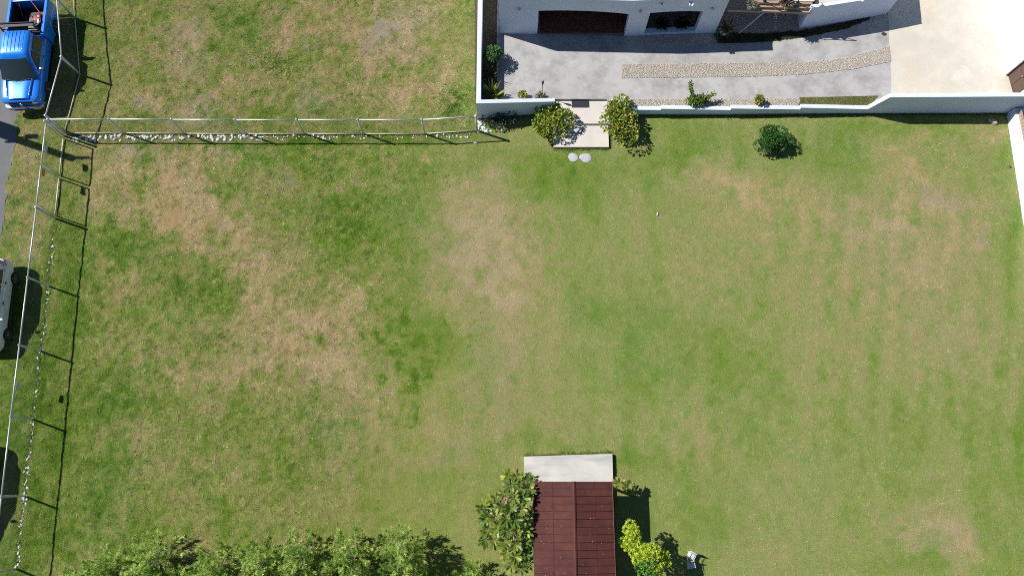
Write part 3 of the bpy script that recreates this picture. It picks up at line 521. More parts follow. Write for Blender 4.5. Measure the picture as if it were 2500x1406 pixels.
# ------------------------------------------------------------------ the house
hs = thing('house', (at(1220, 83, ZY).x, at(1220, 83, ZY).y, ZY), 'white stucco house with two arched openings and rain spouts above the drive', 'house')
HP = Matrix.Translation(-hs.location)
def hpart(mb, name, m_, smooth=False):
    o = mb.build(name, m_, hs, smooth); o.matrix_parent_inverse = HP; return o
hA, hC, hD = Vector(at2(1220, 82.5, ZY)), Vector(at2(1524, 89, ZY)), Vector(at2(1745, 81, ZY))
HT = 3.22
def facade(a, b, s0, s1, ztop, zsill, name):
    d = (b - a); L = d.length; d = d / L; n = Vector((-d.y, d.x))
    arch = [(s0 + (s1 - s0) * t, ztop[0] + (ztop[1] - ztop[0]) * t + ztop[2] * (1 - (2 * t - 1) ** 2)) for t in [i / 10 for i in range(11)]]
    def P3(s, z, off): p = a + d * s + n * off; return (p.x, p.y, z)
    mb = MB()
    outl = [(0, ZY - .1), (s0, ZY - .1)] + arch + [(s1, ZY - .1), (L, ZY - .1), (L, HT), (0, HT)]
    if s1 > L - .02: outl = [(0, ZY - .1), (s0, ZY - .1)] + arch + [(L - .001, arch[-1][1]), (L, arch[-1][1]), (L, HT), (0, HT)]
    k = len(outl); mb.add([P3(s, z, 0) for s, z in outl] + [P3(s, z, .28) for s, z in outl], [tuple(range(k)), tuple(range(2 * k - 1, k - 1, -1))] + [(i, (i + 1) % k, k + (i + 1) % k, k + i) for i in range(k)])
    hpart(mb, 'wall', M['stucco'])
    return d, n, P3
s_of = lambda a, b, px, py, z: (Vector(at2(px, py, z)) - a).dot((b - a).normalized())
L1 = (hC - hA).length; L2 = (hD - hC).length
dA, nA, PA = facade(hA, hC, s_of(hA, hC, 1311.5, 85, ZY), L1, (2.31, 2.20, .12), ZY, 'wall')
o0, o1 = s_of(hC, hD, 1571, 85, ZY), s_of(hC, hD, 1695, 82, ZY)
dB, nB, PB = facade(hC, hD, o0, o1, (2.22, 2.20, .08), ZY, 'wall')
m = MB(); a = PB(o0 - .05, 0, .02); b = PB(o1 + .05, 0, .02); c_ = PB(o1 + .05, 0, .30); d4 = PB(o0 - .05, 0, .30)
m.prism([p[:2] for p in (a, b, c_, d4)], ZY, ZY + .16); hpart(m, 'sill', M['stucco'])
# side walls, floor inside, back wall, flat roof with parapet
m = MB(); m.prism([(hA.x + .0, hA.y + .282), (hA.x + .28, hA.y + .282), (hA.x + .28, 33), (hA.x, 33)], ZY - .1, HT); hpart(m, 'side_wall', M['stucco'])
m = MB(); m.prism([(hD.x - .28, hD.y + .285), (hD.x - .002, hD.y + .285), (hD.x + 1.4, 33), (hD.x + 1.1, 33)], ZY - .1, HT); hpart(m, 'side_wall', M['stucco'])
m = MB(); m.prism([(hA.x + .28, hA.y + .01), (hC.x, hC.y + .01), (hD.x - .28, hD.y + .29), (hD.x - .2, 27), (hA.x + .28, 27)], ZY, ZY + .012); hpart(m, 'floor', M['interior'])
m = MB(); m.box(((hA.x + hD.x) / 2, 26.8, 1.8), (hD.x - hA.x - .6, .2, 2.8)); hpart(m, 'back_wall', M['interior'])
m = MB(); m.prism([(hC.x + .15, hC.y + .3), (hC.x + .30, hC.y + .3), (hC.x + .30, 26.6), (hC.x + .15, 26.6)], ZY, HT - .3); hpart(m, 'partition', M['interior'])
m = MB(); m.prism([(hA.x + .005, hA.y + .29), (hC.x, hC.y + .29), (hD.x - .005, hD.y + .29), (hD.x + 1.0, 32.9), (hA.x + .005, 32.9)], HT - .45, HT - .22); hpart(m, 'roof', M['stucco'])
tile = MB().rbox((0, 0, .012), (.385, .385, .024), .006, 1).mesh('floor_tile', M['terracotta'])
for i in range(13):
    for j in range(7):
        x = hA.x + 2.05 + i * .4 + .2; y = hC.y + .36 + j * .4
        if x < hC.x + .05: part('floor_tile', tile, hs, (x - hs.location.x, y - hs.location.y, ZY + .012 - hs.location.z))
# rain spouts, wall lamps
sp = MB(); sp.box((0, .30, .02), (.17, .80, .03)); sp.box((-.075, .30, .07), (.03, .80, .09)); sp.box((.075, .30, .07), (.03, .80, .09)); spm = sp.mesh('spout', M['stucco'])
for (x, y) in ((1315, 2), (1388, 5), (1462, 8.5), (1536, 12), (1615, 15.5), (1687, 18)):
    p = at(x, y, 2.9); part('spout', spm, hs, (p.x - hs.location.x, p.y + .12 - hs.location.y, 2.9 - hs.location.z))
lmpb = MB().rbox((0, .02, 0), (.10, .05, .16), .01, 1).mesh('lamp_base', M['whiteplastic'])
lg = MB().tube([(0, 0, -.09), (0, 0, -.05), (0, 0, .06), (0, 0, .09)], [.05, .08, .08, .05], 10).mesh('wall_lamp', M['lampglass'], True)
for (x, y) in ((1268, 14), (1563, 27), (1741, 35)):
    z = 2.42; q = at(x, y, z)
    base_a, base_d, base_n = (hA, dA, nA) if x < 1524 else (hC, dB, nB)
    s = (Vector((q.x, q.y)) - base_a).dot(base_d); pw = base_a + base_d * s - base_n * .10
    l = part('wall_lamp', lg, hs, (pw.x - hs.location.x, pw.y - hs.location.y, z - hs.location.z)); part('lamp_base', lmpb, l, (0, .06, 0))
# panel of reddish wood at the left jamb of the big opening
p = at(1313, 52, 1.35); m = MB().rbox((0, 0, 0), (.03, .06, .95), .005, 1); part('door_edge', m.mesh('door_edge', mat('red_wood', (.45, .14, .09), .5)), hs, (p.x + .04 - hs.location.x, p.y + .15 - hs.location.y, .95))

# terrace: curved white wall to the right of the house, deck between
tr = thing('terrace', (at(1950, 71, ZY).x, at(1950, 71, ZY).y, ZY), 'white curved terrace wall rising beside the drive to the right of the deck', 'terrace')
TP = Matrix.Translation(-tr.location)
ZT = 2.10
cv = [at2(x, y, ZY) for x, y in ((1950, 71), (1985, 66.5), (2020, 61), (2055, 55.5), (2090, 49), (2128, 41.5), (2165, 33.5))]
m = MB(); wall_run(m, cv, [(ZT, ZT)] * 6, .17, 1, ZY - .1)
sm = m.build('curved_wall', M['stucco'], tr, False); sm.matrix_parent_inverse = TP
m = MB(); wall_run(m, [(cv[-1][0] - .001, cv[-1][1] + .172), (cv[-1][0] + .5, 34)], [(ZT - .003, ZT - .003)], .17, 1, ZY - .1); sm = m.build('end_wall', M['stucco'], tr); sm.matrix_parent_inverse = TP
m = MB(); wall_run(m, [(cv[0][0] + .001, cv[0][1] + .172), (cv[0][0] + .05, 34)], [(ZT - .25, ZT - .25)], .17, -1, ZY - .1); sm = m.build('side_wall', M['stucco'], tr); sm.matrix_parent_inverse = TP
m = MB(); m.prism([(cv[0][0] + .2, cv[0][1] + .25), (cv[3][0], cv[3][1] + .2), (cv[-1][0] - .1, cv[-1][1] + .25), (cv[-1][0] + .2, 34), (cv[0][0] + .2, 34)], ZT - .5, ZT - .38); sm = m.build('terrace_floor', M['beige'], tr); sm.matrix_parent_inverse = TP
for (x, y) in ((2004, 12), (2107, 2)):
    p = at(x, y, ZT + .09)
    gl = MB(); gl.loft([[(r * math.cos(2 * math.pi * j / 12), r * math.sin(2 * math.pi * j / 12), z) for j in range(12)] for r, z in ((.03, -.09), (.08, -.06), (.105, 0), (.08, .06), (.02, .09))])
    part('globe_lamp', gl.mesh('globe_lamp', M['whiteplastic'], True), tr, (p.x - tr.location.x, p.y - tr.location.y, ZT + .09 - ZY))

dk = thing('wooden_deck', (at(1870, 60, ZY).x, at(1870, 60, ZY).y, ZY), 'raised wooden deck with weathered fascia boards between house and terrace', 'deck')
dx0, dx1 = at(1776, 24, 1.75).x, at(1981, 30, 1.75).x; dyl, dyr = at(1776, 24, 1.75).y, at(1981, 30, 1.75).y
ang = math.atan2(dyr - dyl, dx1 - dx0); LD = math.hypot(dx1 - dx0, dyr - dyl)
for i, (z, s0) in enumerate(((1.72, 0), (1.87, .30), (2.02, .30))):
    xa = dx0 + (dx1 - dx0) * s0; L_ = LD * (1 - s0); cx_ = (xa + dx1) / 2; cy_ = dyl + (dyr - dyl) * (s0 + 1) / 2
    part('fascia_board', MB().rbox((0, 0, 0), (L_ + .04 * i, .125, .135), .006, 1).mesh('fascia_board', M['wood']), dk, (cx_ - dk.location.x, cy_ + .13 * i - dk.location.y, z - ZY), (0, 0, ang))
for i in range(22):
    y = .41 + i * .145; s0 = .30 if i < 40 else 0
    part('deck_plank', MB().rbox((0, 0, 0), (LD * (1 - s0) + .1, .135, .03), .004, 1).mesh('deck_plank', M['palewood']), dk, (dx0 + (dx1 - dx0) * (s0 + 1) / 2 - dk.location.x - math.sin(ang) * y, dyl + (dyr - dyl) * (s0 + 1) / 2 + y - dk.location.y, 2.075 - ZY), (0, 0, ang))
    part('deck_plank', MB().rbox((0, 0, 0), (LD * .36 + .05, .135, .03), .004, 1).mesh('deck_plank', M['wood']), dk, (dx0 + (dx1 - dx0) * .175 - dk.location.x, dyl + (dyr - dyl) * .145 + y - .27 - dk.location.y, 1.79 - ZY), (0, 0, ang))
part('deck_light_stop', MB().box((0, 0, 0), (LD * .70, 3.1, .03)).mesh('deck_light_stop', M['wood']), dk, (dx0 + (dx1 - dx0) * .655 - dk.location.x - math.sin(ang) * 1.9, dyl + (dyr - dyl) * .655 + 1.86 - dk.location.y, 2.035 - ZY), (0, 0, ang))  # unseen solid board added under the planks to stop light stripes through gaps
part('deck_light_stop', MB().box((0, 0, 0), (LD * .34, 3.2, .03)).mesh('deck_light_stop', M['wood']), dk, (dx0 + (dx1 - dx0) * .175 - dk.location.x, dyl + (dyr - dyl) * .145 + 1.65 - dk.location.y, 1.75 - ZY), (0, 0, ang))  # another added board, blocks light between the lower planks
for t in (.42, .62, .81, 1.0):
    x = dx0 + (dx1 - dx0) * t; y = dyl + (dyr - dyl) * t + .26
    q = MB(); q.tube([(0, 0, 0), (0, 0, 1.0)], .022, 8); q.box((0, 0, .02), (.12, .12, .05)); part('railing_post', q.mesh('railing_post', M['blackmetal']), dk, (x - dk.location.x, y - dk.location.y, 2.09 - ZY))
q = MB(); q.tube([(dx0 + (dx1 - dx0) * .42 - dk.location.x, dyl + .26 - dk.location.y, 3.09 - ZY), (dx1 - dk.location.x, dyr + .26 - dk.location.y, 3.09 - ZY)], .025, 8); q.build('top_rail', M['blackmetal'], dk)
for t in (.12, .62):
    part('support_post', MB().rbox((0, 0, .6), (.12, .12, 1.2), .01, 1).mesh('support_post', M['wood']), dk, (dx0 + (dx1 - dx0) * t - dk.location.x, dyl + .9 - dk.location.y, 0))
a = at(1803, 83, ZY); b = at(1866, 30, 1.62)
pl = thing('leaning_pole', a, 'thin pale pole leaning against the wooden deck above the gravel', 'pole')
MB().tube([(0, 0, 0), b - a], .028, 8).build('shaft', M['galv'], pl); MB().tube([(b - a) * .995, (b - a) * 1.01], .036, 8).build('end_cap', M['whiteplastic'], pl)

# building at the right edge
rbd = thing('annex_building', at(2440, 130, ZY), 'bright white annex building at the right edge with a brown door', 'building')
RP = Matrix.Translation(-rbd.location)
w0, w1 = Vector(at2(2396, -40, ZY)), Vector(at2(2474, 243, ZY)); wd_ = (w1 - w0).normalized(); wn = Vector((-wd_.y, wd_.x))
if wn.x < 0: wn = -wn
w0 = w0 - wd_ * 8
e_ = w1 + wd_ * .05
ds = (Vector(at2(2462, 184, ZY)) - w0).dot(wd_)
def wp(s, z, off): p = w0 + wd_ * s + wn * off; return (p.x, p.y, z)
Lw = (e_ - w0).length
m = MB(); outl = [(0, ZY - .1), (ds, ZY - .1), (ds, 2.5), (Lw - .12, 2.5), (Lw - .12, ZY - .1), (Lw, ZY - .1), (Lw, 3.4), (0, 3.4)]; k = len(outl)
m.add([wp(s, z, 0) for s, z in outl] + [wp(s, z, .25) for s, z in outl], [tuple(range(k)), tuple(range(2 * k - 1, k - 1, -1))] + [(i, (i + 1) % k, k + (i + 1) % k, k + i) for i in range(k)])
o = m.build('wall', M['stucco'], rbd); o.matrix_parent_inverse = RP
m = MB(); m.prism([wp(0, 0, .252)[:2], wp(Lw, 0, .252)[:2], wp(Lw, 0, 5)[:2], wp(0, 0, 5)[:2]], 3.0, 3.3); o = m.build('roof', M['stucco'], rbd); o.matrix_parent_inverse = RP
m = MB(); m.prism([wp(Lw - .25, 0, .252)[:2], wp(Lw, 0, .252)[:2], wp(Lw, 0, 5)[:2], wp(Lw - .25, 0, 5)[:2]], ZY - .1, 2.999); o = m.build('end_wall', M['stucco'], rbd); o.matrix_parent_inverse = RP
def dq(mb, s0, s1, z0, z1, o0, o1):
    mb.prism([wp(s0, 0, o0)[:2], wp(s1, 0, o0)[:2], wp(s1, 0, o1)[:2], wp(s0, 0, o1)[:2]], z0, z1)
m = MB(); dq(m, ds + .002, Lw - .122, ZY, 2.498, .06, .12); dr = m.build('door', M['brown'], rbd); dr.matrix_parent_inverse = RP
W_ = Lw - .124 - ds
for (fa, fb) in ((.06, .46), (.54, .94)):
    for (za, zb) in ((ZY + .12, 1.30), (1.42, 2.38)):
        m = MB(); dq(m, ds + W_ * fa, ds + W_ * fb, za, zb, .04, .062); o = m.build('door_panel', M['brown'], dr)
m = MB(); hp = wp(ds + W_ * .5, 1.35, .03); m.tube([hp, (hp[0] - .06, hp[1], hp[2])], .035, 8); o = m.build('handle', M['chrome'], dr)
m = MB(); dq(m, ds - .03, ds + .03, ZY, 2.56, -.03, .05); dq(m, ds + .031, Lw - .12, 2.50, 2.56, -.03, .05); o = m.build('door_frame', M['brown'], rbd); o.matrix_parent_inverse = RP


# ------------------------------------------------------------------ chain-link fences
GAL = M['galv']
def chain_panel(a, b, h, gap=.04, pitch=.10, r=.0014):
    """diamond wire between two posts, from the ground to the top rail"""
    a, b = Vector(a), Vector(b); L = (b - a).length; d = (b - a) / L; n = Vector((-d.y, d.x)); V = []; Fq = []
    z0, z1 = gap, h - .02; hh_ = z1 - z0
    for sgn in (1, -1):
        s = -hh_ if sgn > 0 else 0.0
        while s < (L if sgn > 0 else L + hh_):
            t0, t1 = 0.0, hh_
            if sgn > 0: t0 = max(0, -s); t1 = min(hh_, L - s)
            else: t0 = max(0, s - L); t1 = min(hh_, s)
            if t1 - t0 > .02:
                p = [(s + sgn * t, z0 + t) for t in (t0, t1)]; bq = len(V)
                for (q, z) in p:
                    c0 = a + d * q
                    for (u, v) in ((r, 0), (-r * .6, r), (-r * .6, -r)): V.append((c0.x + n.x * u + d.x * v, c0.y + n.y * u + d.y * v, z))
                Fq += [(bq, bq + 1, bq + 4, bq + 3), (bq + 1, bq + 2, bq + 5, bq + 4), (bq + 2, bq, bq + 3, bq + 5)]
            s += pitch
    m = MB(); m.add(V, Fq); return m
post_m = {}
def post_mesh(h, r):
    k = (round(h, 2), r)
    if k not in post_m:
        m = MB().tube([(0, 0, -.05), (0, 0, h)], r, 10); m.loft([[(q * math.cos(2 * math.pi * j / 10), q * math.sin(2 * math.pi * j / 10), h + z) for j in range(10)] for q, z in ((r * 1.25, -.03), (r * 1.25, .01), (r * .8, .04), (r * .2, .055))])
        post_m[k] = m.mesh('post', GAL, True)
    return post_m[k]
def fence(name, pts, h, label, thick=(), bottom='rail', bm=None):
    t = thing(name, (pts[0][0], pts[0][1], 0), label, 'fence'); o = Vector((pts[0][0], pts[0][1], 0))
    for i, p in enumerate(pts): part('post', post_mesh(h + .03, .055 if (i in thick) else .042), t, (p[0] - o.x, p[1] - o.y, 0))
    for i in range(len(pts) - 1):
        a = Vector((*pts[i], 0)) - o; b = Vector((*pts[i + 1], 0)) - o
        MB().tube([a + Vector((0, 0, h)), b + Vector((0, 0, h))], .032, 8).build('top_rail', GAL, t, True)
        if bottom == 'rail': MB().tube([a + Vector((0, 0, .05)), b + Vector((0, 0, .05))], .024, 8).build('bottom_rail', bm or M['paintrail'], t, True)
        chain_panel((a.x, a.y), (b.x, b.y), h).build('chain_mesh', M['wire'], t, fix=False)
    return t
FH = 1.48
FF = [at2(x, y) for x, y in ((162, 327), (305, 326.5), (451, 327.5), (600, 328), (745, 328), (888, 328), (1038, 328), (1165, 320))]
fence('chain_link_fence', FF, FH, 'galvanised chain-link fence running across between field and lawn to the white wall', thick=(0, 7))
UF = [at2(x, y) for x, y in ((176, -80), (184, 46), (196, 183), (160, 321))]
fence('chain_link_fence', UF, 1.60, 'angled chain-link fence beside the blue pickup truck', thick=(1, 2, 3))
LF = [at2(x, y) for x, y in ((136, 534), (117, 698), (99, 857), (80, 1023), (59.5, 1210), (40, 1388), (18, 1580))]
fence('chain_link_fence', LF, FH, 'long chain-link fence along the grass verge on the left', thick=(0,), bottom=None)
# double gate: two leaves
def gate_leaf(a, b, label):
    t = thing('gate_leaf', (a[0], a[1], 0), label, 'gate', 'pair of chain-link gate leaves'); o = Vector((*a, 0)); b3 = Vector((*b, 0)) - o; d = b3.normalized()
    p0 = d * .05; p1 = b3 - d * .05
    fr = MB()
    for q in (p0, p1): fr.tube([q + Vector((0, 0, .05)), q + Vector((0, 0, FH))], .030, 8)
    fr.build('side_stile', GAL, t, True)
    MB().tube([p0 + Vector((0, 0, FH)), p1 + Vector((0, 0, FH))], .033, 8).build('top_rail', GAL, t, True)
    MB().tube([p0 + Vector((0, 0, .07)), p1 + Vector((0, 0, .07))], .034, 8).build('bottom_rail', M['paintrail'], t, True)
    chain_panel((p0.x, p0.y), (p1.x, p1.y), FH).build('chain_mesh', M['wire'], t, fix=False)
    return t
gp0, gp1, gp2 = at2(157, 338), at2(147, 432), at2(136.5, 530)
gate_leaf(gp0, gp1, 'chain-link gate leaf nearest the fence corner, hung on the thick post')
gate_leaf(gp2, (gp1[0] - .005, gp1[1] - .06), 'chain-link gate leaf farther from the fence corner, with the orange sign')
gpst = thing('gate_post', at(158, 333), 'thick galvanised gate post at the fence corner', 'post'); part('shaft', post_mesh(1.6, .05), gpst)
def sign_plate(c0, along, size, m_, label):
    t = thing('sign_plate', c0, label, 'sign', rz=math.atan2(along[1], along[0]))
    MB().rbox((0, 0, 0), (size[0], .006, size[1]), .002, 1).build('plate', m_, t)
    tie = MB()
    for x in (-size[0] * .4, size[0] * .4): tie.tube([(x, -.02, size[1] * .4), (x, .03, size[1] * .4)], .006, 5)
    tie.build('wire_tie', M['wire'], t)
dG = (gp1[0] - gp0[0], gp1[1] - gp0[1])
sa = sh(216, 412, 1.25); sb = sh(207, 468, 1.25); sc_ = sh(152, 975, 1.25)
def on_line(p, a, b):
    a, b = Vector(a), Vector(b); d = (b - a).normalized(); q = a + d * ((Vector((p.x, p.y)) - a).dot(d)); return q
for p, la, m_ in ((sa, 'small flat white sign plate wired to the gate leaf nearest the fence corner', M['whiteplastic']), (sb, 'small orange sign plate wired to the second gate leaf', M['orangesign'])):
    q = on_line(p, gp0, gp2); sign_plate((q.x - .035, q.y, 1.22), dG, (.36, .24), m_, la)
q = on_line(sc_, LF[2], LF[3]); sign_plate((q.x - .035, q.y, 1.22), (LF[3][0] - LF[2][0], LF[3][1] - LF[2][1]), (.34, .22), M['whiteplastic'], 'small sign plate on the long left fence casting a square shadow')

# white stones laid along the fence foot
def stone_mesh(seed, m_, name, flat=.7):
    r = random.Random(seed); bm = bmesh.new(); bmesh.ops.create_icosphere(bm, subdivisions=2, radius=1.0)
    ph = [r.uniform(0, 6) for _ in range(6)]
    for v in bm.verts:
        p = v.co; k = 1 + .16 * math.sin(2.3 * p.x + ph[0]) * math.cos(2.1 * p.y + ph[1]) + .12 * math.sin(3.7 * p.z + ph[2] + 2 * p.x) + r.uniform(-.05, .05)
        v.co = Vector((p.x * k, p.y * k * .8, p.z * k * flat))
    me = bpy.data.meshes.new(name); bm.to_mesh(me); bm.free(); me.materials.append(m_); return me
SM = [stone_mesh(i, M['whitestone'], 'stone') for i in range(7)]
def stone(p, s, label, group, me=None, name='white_stone'):
    o = bpy.data.objects.new(name, me or random.choice(SM)); COL.objects.link(o); o.location = (p[0], p[1], p[2] if len(p) > 2 else s * .25)
    o.rotation_euler = (random.uniform(-.3, .3), random.uniform(-.3, .3), random.uniform(0, 6.28)); o.scale = (s * random.uniform(.9, 1.25), s * random.uniform(.8, 1.1), s * random.uniform(.7, 1))
    return tag(o, label, 'stone', group)
ORD = ['first', 'second', 'third', 'fourth', 'fifth', 'sixth', 'seventh']
BX = [162, 305, 451, 600, 745, 888, 1038, 1170]
def row_spot():
    while True:
        x = random.uniform(168, 1170); dens = 1.0 if x < 640 else .62 if x < 900 else .25 if x < 1060 else .45
        if random.random() < dens: return x, 333 + random.triangular(-4, 13 if x < 660 else 11, 2) - max(0, (x - 1040)) * .05
for i in range(190):                                 # row below the cross fence: dense on the left, thinning out rightwards
    x, y = row_spot(); p = at(x, y); bay = max(k for k in range(7) if x >= BX[k])
    stone((p.x, p.y), random.uniform(.04, .085) * (1.1 if x < 640 else .8), 'small white stone at the foot of the %s cross-fence bay from the gate corner' % ORD[bay], 'white stones along the cross fence')
for i in range(26):                                  # heap at the wall corner
    x = 1166 + abs(random.gauss(0, 16)); y = random.uniform(296, 322); p = at(x, y + (x - 1166) * .2); stone((p.x, p.y), random.uniform(.05, .10), 'small white stone heaped at the corner of the tall white wall', 'white stones at the wall corner')
YL = [534, 698, 857, 1023, 1210, 1388]; XL = [136, 117, 99, 80, 59.5, 40]
def left_spot():
    while True:
        y = random.uniform(545, 1386); near = min(abs(y - q - 4) for q in YL[1:]); dens = .9 if near < 14 else (.5 if y > 1090 else .28 if y > 600 else .14)
        if random.random() < dens: return np.interp(y, YL, XL) + random.gauss(2, 3.2), y
for i in range(72):
    x, y = left_spot(); p = at(x, y); bay = max(k for k in range(5) if y >= YL[k])
    stone((p.x, p.y), random.uniform(.03, .068), 'small white stone at the foot of the %s left-fence bay below the gate' % ORD[bay], 'white stones along the left fence')
chips = MB()                                         # smaller chips between them
for i in range(520):
    x, y = row_spot() if i < 230 else left_spot(); p = at(x, y); r_ = random.uniform(.014, .036); a_ = random.uniform(0, 6.28)
    ring = [(p.x + r_ * random.uniform(.7, 1.2) * math.cos(a_ + k * 1.2566), p.y + r_ * random.uniform(.6, 1) * math.sin(a_ + k * 1.2566), .012) for k in range(5)]
    chips.add(ring + [(p.x, p.y, .016 + r_ * .8)], [(k, (k + 1) % 5, 5) for k in range(5)])
tag(chips.build('stone_chips', M['whitestone']), 'white stone chips strewn between the larger stones at the fence foot', 'stone chips', kind='stuff')
stone(at(1400, 384.5, .02), .26, 'pale flat stepping stone below the entry steps, the left one', 'stepping stones', stone_mesh(31, M['greystone'], 'stepping_stone', .16), 'stepping_stone').rotation_euler = (0, 0, .1)
stone(at(1430, 385, .02), .29, 'pale flat stepping stone below the entry steps, the right one', 'stepping stones', stone_mesh(32, M['greystone'], 'stepping_stone', .16), 'stepping_stone').rotation_euler = (0, 0, .3)
stone(at(2425, 298, .05), .19, 'tan stone lying on the lawn by the foot of the tall wall', None, stone_mesh(33, M['brownstone'], 'rock', .6), 'rock')
stone(at(1162, 348, .03), .09, 'lone white stone on the lawn just below the fence end', None, None, 'white_stone')
stone(at(2466, 407, .03), .07, 'small dark rock against the low white wall on the right', None, stone_mesh(35, M['soil'], 'rock', .6), 'rock')
tb = thing('plastic_tube', at(1605, 523, .02), 'short white plastic tube lying alone on the lawn', 'tube', rz=1.3)
m = MB(); m.loft([[(x, r * math.cos(2 * math.pi * j / 10), r * math.sin(2 * math.pi * j / 10)) for j in range(10)] for x, r in ((-.09, .026), (-.09, .032), (.09, .032), (.09, .026), (-.09, .026))], cap=False); m.build('pipe', M['whiteplastic'], tb, True)

# ------------------------------------------------------------------ vehicles
def sring(hx, y0, y1, z, e=5.0, n=36, ysh=0.0):
    out = []
    cy, hy = (y0 + y1) / 2, (y1 - y0) / 2
    for j in range(n):
        a = 2 * math.pi * j / n; c, s = math.cos(a), math.sin(a)
        out.append((hx * math.copysign(abs(c) ** (2 / e), c), cy + hy * math.copysign(abs(s) ** (2 / e), s), z))
    return out
def yring(y, hx, zb, zt, e=4.0, n=32, crown=0.0):
    out = []; cz, hz = (zb + zt) / 2, (zt - zb) / 2
    for j in range(n):
        a = 2 * math.pi * j / n; c, s = math.cos(a), math.sin(a); x = hx * math.copysign(abs(c) ** (2 / e), c); z = cz + hz * math.copysign(abs(s) ** (2 / e), s)
        if s > 0: z += crown * (1 - (x / hx) ** 2)
        out.append((x, y, z))
    return out
def wheel(parent, x, y, r=.38, wdt=.26, rimr=.25, side=1):
    t = MB(); pr = [(-wdt / 2, r * .80), (-wdt / 2, r * .95), (-wdt / 2 + .03, r), (wdt / 2 - .03, r), (wdt / 2, r * .95), (wdt / 2, r * .80)]
    t.loft([[(u, q * math.cos(2 * math.pi * j / 24), q * math.sin(2 * math.pi * j / 24)) for j in range(24)] for u, q in pr]); wo = t.build('wheel', M['rubber'], parent, 'auto'); wo.location = (x, y, r)
    k = MB(); xo = side * (wdt / 2 + .002)
    for s in range(5):
        a = s * 2 * math.pi / 5; k.box((xo, math.cos(a) * rimr * .5, math.sin(a) * rimr * .5), (.02, .07, rimr), rx=a - math.pi / 2)
    k.tube([(xo - side * .01, 0, 0), (xo + side * .02, 0, 0)], .06, 10); k.loft([[(xo + u, q * math.cos(2 * math.pi * j / 24), q * math.sin(2 * math.pi * j / 24)) for j in range(24)] for u, q in ((0, rimr), (0.012 * side, rimr * 1.0), (0.012 * side, rimr * .86), (0, rimr * .86))], cap=False)
    k.build('rim', M['chrome'], wo, 'auto')

tk = thing('pickup_truck', (-23.86, 20.40, 0), 'bright blue pickup truck parked half on the verge at top left', 'truck', rz=math.pi + math.radians(3.0))
# local axes: +y is the truck's nose
b = MB(); st_ = [(2.66, .74, .52, .98, .0), (2.60, .86, .48, 1.02, .01), (2.40, .945, .46, 1.06, .03), (2.0, .98, .46, 1.10, .05), (1.5, .985, .46, 1.14, .05), (1.30, .985, .46, 1.15, .04), (.4, .975, .46, 1.16, .02), (-.70, .965, .46, 1.16, .02), (-.74, .94, .5, 1.12, .0)]
b.loft([yring(y, hx, zb, zt, 5.5, 36, cr) for y, hx, zb, zt, cr in st_]); body = b.build('body', M['blue'], tk, 'auto')
hd = MB()                                            # raised centre of the bonnet
hd.grid(lambda u, v: ((u - .5) * 2 * (.60 - .10 * v) , (1.52 + .14 * (1 - (2 * u - 1) ** 2)) * (1 - v) + 2.56 * v, 1.160 + .052 * (1 - abs(2 * u - 1) ** 6) - .075 * v ** 2 + .0), 16, 10)
hd.build('bonnet', M['blue'], tk, True, fix=False)
for sx in (-1, 1):
    hd = MB(); hd.grid(lambda u, v: (sx * (.62 - .10 * v + (u - .5) * .07), 1.56 + v * .85, 1.158 + .075 * math.sin(math.pi * u) * (1 - v) ** .5 - .03 * v ** 2), 6, 8); hd.build('bonnet_crease', M['blue'], tk, True, fix=False)
cab = MB(); rg = [(.93, -.73, 1.52, 1.10), (.90, -.73, 1.42, 1.22), (.755, -.70, .84, 1.72), (.71, -.68, .70, 1.83), (.66, -.62, .62, 1.885), (.50, -.45, .45, 1.915), (.2, -.2, .2, 1.925)]
cab.loft([sring(hx, y0, y1, z, 6.0, 44) for hx, y0, y1, z in rg]); cb = cab.build('cab', M['blue'], tk, 'auto')
rib = MB().tube([(0, -.58, -.032), (0, -.46, -.004), (0, -.2, .004), (0, .2, .004), (0, .44, -.004), (0, .52, -.026)], .017, 6).mesh('roof_rib', M['blue'], True)
for i in range(6): part('roof_rib', rib, cb, (-.45 + i * .18, -.02, 1.924 - .014 * (abs(-.45 + i * .18) / .45) ** 2))
ws = MB(); ws.grid(lambda u, v: ((u - .5) * 2 * (.83 - .20 * v), 1.535 - .735 * v + (.19 - .14 * v) * (1 - (2 * u - 1) ** 2), 1.20 + .585 * v), 14, 8); wso = ws.build('windscreen', M['glass'], tk, True, fix=False)
for sx, yy in ((-1, .0), (1, .0)):
    wp_ = MB(); wp_.tube([(sx * .08, 1.70, 1.225), (sx * .55, 1.60, 1.245)], .014, 6); wp_.build('wiper', M['blackplastic'], wso)
ds_ = MB().rbox((0, 1.30, 1.135), (1.3, .34, .02), .008, 1).build('dashboard', M['dash'], tk)
